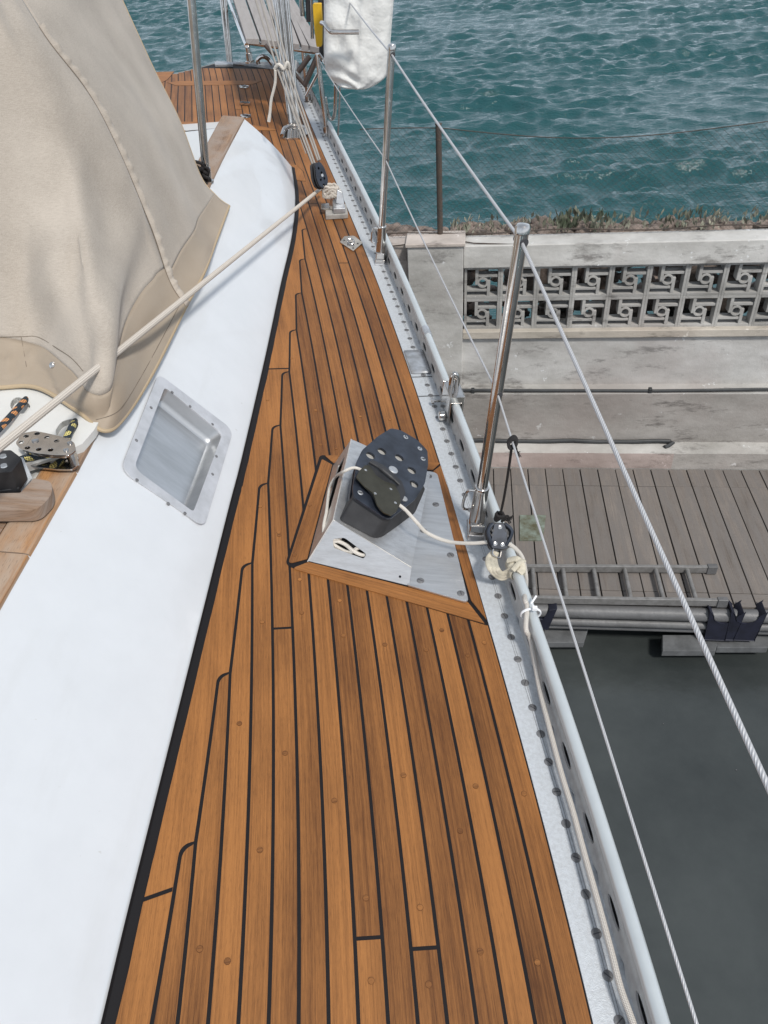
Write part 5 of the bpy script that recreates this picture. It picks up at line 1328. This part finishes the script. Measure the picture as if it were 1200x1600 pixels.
mb = MB(); mb.tube(smooth([B(441, 212, .02), B(446, 200, .045), B(460, 197, .05), B(476, 200, .045), B(482, 210, .02)], 5), .012, 10); mb.build('base_horn', STEEL, fbo)
ZS = .33
sL, sR = B(384, 66, ZS), B(499, 82, ZS)
seat_px = [[(361, -14), (378, -14), (405, 61), (384, 60)], [(381, -14), (407, -14), (437, 65), (408, 61.5)], [(412, -14), (438, -14), (468, 69), (440, 65.5)], [(440, -8), (445, -8), (482, 71), (471, 69.5)], [(444, -6), (459, -2), (505, 76), (484, 71.5)]]
sw = []
mb = MB()
for i, q_ in enumerate(seat_px):
    P = [B(x, y, ZS + .03) for x, y in q_]; mb.plate(orient(P, Z3), Z3, .028, tint=random.random(), uvax=P[3] - P[0])
seat = mb.build('stern_seat', SEATW, yacht, bevel=.002)
seat['label'] = 'grey weathered wooden slat seat on a steel frame at the stern'
fr_ = [B(350, -20, ZS), B(381, 62, ZS), B(386, 66.5, ZS), sL.lerp(sR, .1), sL.lerp(sR, .5), sR.lerp(sL, .03)]
mb = MB(); mb.tube(smooth(fr_, 4), .0125, 12); mb.build('seat_frame', STEEL, seat)
legs = [(B(386, 68, ZS), (391, 98)), (B(497, 84, ZS), (512, 212)), (B(476, 80, ZS), (482, 158))]
yR = B(512, 212, .0).y
legs = [(B(386, 68, ZS), BY(391, 98, B(386, 68, ZS).y)), (BY(496, 84, yR), B(511, 212, 0)), (BY(474, 80, B(482, 160, 0).y), B(482, 160, 0))]
for a, b in legs:
    mb = MB(); mb.tube([a, b], .0135, 12); mb.build('seat_leg', STEEL, seat)
    mb = MB(); mb.lathe(b, (a - b), [(0, .028), (.008, .028), (.012, .02), (.05, .018), (.052, .0135)], 16); mb.build('leg_foot', STEEL, seat)
BR = mat('brown_brace', (.11, .085, .075), .4, .5, vary=.3, vscale=20)
for (p, q_, r) in (((496, 88), (476, 133), .016), ((484, 88), (466, 112), .015), ((414, 70), (430, 88), .012), ((458, 112), (478, 135), .0105)):
    y_ = 4.95; mb = MB(); mb.tube([BY(*p, y_), BY(*q_, y_)], r, 10); mb.build('cross_brace', BR, seat)
mb = MB(); mb.tube([BY(498, 112, 4.8), BY(478, 150, 4.85)], .008, 10); mb.build('light_brace', STEEL, seat)
for (a, b) in (((345, -10), (357, 97)), ((351, -10), (361, 97))):
    p = BY(*b, 6.1); tubes('pushpit_post', [[p, BY(*a, 6.15)]], .013)
mb = MB(); mb.plate(orient([B(*q_, .012) for q_ in ((335, 96), (364, 97), (364, 101), (336, 101))], Z3), Z3, .012); mb.build('post_base', ALU, yacht)
mb = MB(); mb.plate(orient([B(*q_, .006) for q_ in ((338, 95.5), (375, 96), (431, 102), (462, 122), (456, 124), (428, 107), (375, 100), (338, 99))], Z3), Z3, .02); mb.build('transom_plate', ALU, yacht)
mb = MB(); mb.tube(smooth([BY(404, 100, 5.9), BY(403, 93, 5.9), BY(410, 88, 5.9), BY(419, 92, 5.9), BY(426, 101, 5.9)], 6), .014, 10); mb.build('chrome_fairlead', STEEL, yacht)
for (x, y, r) in ((381, 135, 0), (383, 163, 1), (384, 181, 0)):
    c = B(x, y, .004); mb = MB()
    if r: mb.box(c + Z3 * .006, (.06, .04, .012)); mb.box(c + V((.005, -.012, .013)), (.012, .02, .004), mi=1)
    else: mb.lathe(c - Z3 * .002, Z3, [(0, .032), (.005, .031), (.007, .022), (.005, .02)], 20); mb.box(c + Z3 * .006, (.03, .008, .003), mi=1)
    mb.build('deck_fitting', [STEEL, DKMET], yacht)
mb = MB(); mb.plate(orient([B(*q_, .05) for q_ in ((237, 137), (258, 139), (258, 142), (236, 142))], Z3), Z3, .012); mb.plate(orient([B(*q_, .06) for q_ in ((232, 128), (242, 131), (243, 136), (232, 135))], Z3), Z3, .012); mb.build('white_hinge', WHITE2, yacht)
# loop rail outside and hanging cord
mb = MB(); yo = 4.75; mb.tube(smooth([BY(525, 128, yo), BY(524, 160, yo), BY(522, 181, yo), BY(517, 186, yo), BY(512, 176, yo), BY(508, 152, yo)], 5), .010, 10); mb.build('outboard_rail_loop', STEEL, yacht)
rope('hanging_cord', [BY(531, 136, 4.6), BY(530, 175, 4.6), BY(528, 212, 4.6)], .005, ROPET, 'grey cord hanging straight down outboard below the white cover', cat='cord')
mb = MB(); s_ = SO(B(516, 196, .06))[0]; a = EX(s_, -(WO + .009), RH + .008)
# white cover (life-raft bag) hung outside the stern rail
cv = [(506, -40), (506, 60), (506, 92), (509, 110), (518, 126), (532, 135), (548, 139), (570, 138), (590, 132), (602, 124), (606, 105), (610, 60), (617, -40)]
yc_ = 4.35
mb = MB(); ring = []
ctr = BY(560, 30, yc_)
base_pts = [BY(x, y, yc_) for x, y in cv]
def cvp(t):
    return None
NR = 30
xs_c = lambda z_: None
# build as a height field: columns across, rows down, front and back
leftx = [(506, -40), (506, 0), (506, 40), (506, 80), (508, 105), (515, 122), (530, 133), (548, 138.5)]
rightx = [(617, -40), (615, 0), (612, 40), (609, 80), (606, 105), (602, 121), (585, 133), (566, 138.8)]
LL, RR_ = smooth([BY(x, y, yc_) for x, y in leftx], 5), smooth([BY(x, y, yc_) for x, y in rightx], 5)
nW = 44
for sgn in (1, -1):
    rows = []
    for i, (a, b) in enumerate(zip(LL, RR_)):
        row = []; e = 1 - (i / (len(LL) - 1)) ** 7
        for j in range(nW + 1):
            t = j / nW; p = a.lerp(b, t); pr = (1 - abs(2 * t - 1) ** 5) ** .5 * math.sqrt(max(0, e))
            th = .062 * pr
            w = 0
            if sgn > 0:
                U, Vv = t, i / len(LL)
                # gathered folds running from the left edge, smoother towards the right
                w = pr * ((.017 * math.sin(13 * Vv + 5.5 * U + 2.2 * math.sin(4 * U + Vv * 3)) + .010 * math.sin(31 * Vv - 9 * U + 2 * math.sin(7 * U))) * max(0, 1 - U * 1.35) + .008 * noise.noise(V((U * 6, Vv * 8, 1))) + .012 * math.exp(-((Vv - .86 - .12 * (U - .5)) / .03) ** 2) * U + .009 * math.exp(-((U - .58) / .05) ** 2))
            row.append(p - Y3 * (sgn * th + w))
        rows.append(row)
    mb.grid(rows)
cov = welded(mb, 'white_cover', CANVW, ang=80, sub=1)
tag(cov, 'creased white cloth cover hanging outside the stern rail', 'cover')
mb = MB(); mb.tube(smooth([BY(503, 36, yc_ - .05), BY(508, 38, yc_ - .09), BY(514, 46, yc_ - .13), BY(522, 50, yc_ - .14), BY(561, 50, yc_ - .14)], 5), .0115, 12); mb.build('grab_rail', STEEL, yacht)
for (xa, ya, xb, yb2, r, m) in ((501, -12, 503, 96, .014, RUBBER), (506, -12, 507, 85, .012, RUBBER), (470, -12, 473, 25, .013, STEEL), (480, -12, 482, 34, .011, RUBBER), (486, -12, 488, 60, .009, STEEL)):
    mb = MB(); mb.tube([BY(xa, ya, 4.62), BY(xb, yb2, 4.62)], r, 12); mb.build('stern_gate_post', m, yacht)
mb = MB(); mb.tube(smooth([BY(498, 84, 4.5), BY(505, 94, 4.5), BY(508, 100, 4.48)], 4), .008, 8); mb.build('gate_hook', STEEL, yacht)
yy = 4.5; yl = [(488.5, 6), (501.5, 6), (503, 40), (502.5, 73), (494.5, 73.5), (491, 45)]
mb = MB(); mb.plate(orient(roundpoly([BY(x, y, yy) for x, y in yl], .006, 3), -Y3), -Y3, .04)
yel = tag(mb.build('yellow_float', YELLOW, bevel=.005), 'slim yellow foam float strapped beside the stern seat', 'float')

# ================================================================ LEFT FOREGROUND: steel block, jammer, chock, braided ropes
zc = ZC + .013
cz = ZC + .060
def CZ(x, y, z=cz): return B(x, y, z)
sbk = thing('steel_block', 'polished steel pulley block with ringed holes standing on the worn teak cap', 'pulley block', B(75, 715, zc))
outl = [(24, 692), (34, 677), (55, 673), (75, 677), (100, 683), (116, 691), (119, 703), (108, 711), (85, 711), (55, 708), (32, 702)]
Pm = roundpoly([CZ(x, y) for x, y in outl], .006, 3)
hl = [orient(circ(CZ(x, y), .0052, X3, Y3, 12), Z3)[::-1] for x, y in ((41, 681.5), (58, 677.5), (73, 683.5), (88.5, 689), (33.5, 691), (43, 699.5), (60.5, 702), (79, 703))]
mb = MB(); mb.plate(orient(Pm, Z3), Z3, .0035, hl); mb.build('top_cheek', STEEL, sbk, bevel=.0008)
mb = MB(); cm = sum(Pm, V((0, 0, 0))) / len(Pm)
for dz, sc in ((-.008, .86), (-.036, .98)):
    mb.plate(orient([cm + (p - cm) * sc + Z3 * dz for p in Pm], Z3), Z3, .004)
mb.build('bottom_cheek', STEEL, sbk, bevel=.0008)
mb = MB(); c = CZ(55, 692, cz - .02); mb.cyl(c - Z3 * .013, c + Z3 * .013, .018, 20); mb.build('pulley_wheel', RUBBER, sbk)
for (x, y) in ((55, 688), (109, 692), (103, 703)):
    mb = MB(); c = CZ(x, y); mb.lathe(c - Z3 * .001, Z3, [(0, .0075 if x == 55 else .0055), (.004, .007 if x == 55 else .005), (.005, .003)], 8 if x == 55 else 14); mb.build('block_bolt', STEEL, sbk)
mb = MB(); c = CZ(108, 706, cz - .034); mb.cyl(c, c + Z3 * .030, .0075, 12); mb.build('spacer', STEEL, sbk)
mb = MB(); bp_ = roundpoly([B(x, y, zc + .010) for x, y in ((30, 722), (112, 730), (123, 712), (112, 700), (40, 700))], .006, 3); mb.plate(orient(bp_, Z3), Z3, .006); mb.build('foot_plate', STEEL, sbk, bevel=.0012)
# braided ropes
rope('braided_rope', [B(-60, 712, .31), B(-20, 686, .30), B(6, 662, .298), B(28, 638, .290), B(37, 628, .285), B(42, 623, .270)], .0072, ROPEO, 'navy braided rope with orange flecks entering the left hole of the white panel', cat='rope', grp='braided ropes through the white panel', seg=16)
rope('braided_rope', [B(18, 724, cz - .024), B(40, 716, cz - .022), B(75, 710, cz - .020), B(92, 700, cz - .022), B(101, 690, .290), B(107, 678, .292), B(114, 664, .286), B(119, 657, .270)], .0072, ROPEY, 'navy braided rope with yellow flecks running round the steel block into the right hole', cat='rope', grp='braided ropes through the white panel', seg=16)
# black jammer at the picture's edge
jm = thing('rope_jammer', 'black rope jammer with a rough aluminium end cheek beside the steel block', 'jammer', B(10, 760, zc))
mb = MB(); zt = ZC + .085
mb.plate(orient(roundpoly([B(x, y, zt) for x, y in ((-50, 706), (17, 703), (34, 716), (18, 737), (-50, 742))], .003, 2), Z3), Z3, .05); mb.build('jammer_case', RUBBER, jm, bevel=.002)
mb = MB(); mb.plate(orient([B(x, y, ZC + .045) for x, y in ((-50, 740), (24, 738), (30, 762), (-50, 775))], Z3), Z3, .03); mb.build('jammer_base', RUBBER, jm, bevel=.002)
a1_, a2_, a3_, a4_ = B(19, 722, zt - .012), B(36, 714, zt - .012), B(51, 747, ZC + .02), B(29, 770, ZC + .02)
n_ = (a2_ - a1_).cross(a4_ - a1_).normalized(); n_ = n_ if n_.dot(BO.c - a1_) > 0 else -n_
mb = MB(); mb.plate(orient(roundpoly([a1_, a2_, BP(51, 747, a1_, n_), BP(31, 769, a1_, n_)], .003, 2), n_), n_, .012); mb.build('end_cheek', ALUP, jm, bevel=.001)
for (x, y) in ((5, 713), (6, 728)):
    mb = MB(); mb.lathe(B(x, y, zt), Z3, [(0, .007), (.002, .006)], 12); mb.build('jammer_bolt', STEEL, jm)
# wooden chock
mb = MB(); zt = ZC + .042
ck_ = roundpoly([B(x, y, zt) for x, y in ((-80, 772), (32, 770), (53, 747), (80, 752), (82, 772), (58, 798), (-80, 798))], [.002, .004, .004, .012, .02, .02, .002], 5)
mb.plate(orient(ck_, Z3), Z3, .026, uvax=X3, tint=.3)
tag(mb.build('wooden_chock', TEAKG, bevel=.003), 'rounded grey-brown wooden chock under the jammer at the left edge', 'chock')

for o in bpy.data.objects:
    if '_o' in o: del o['_o']
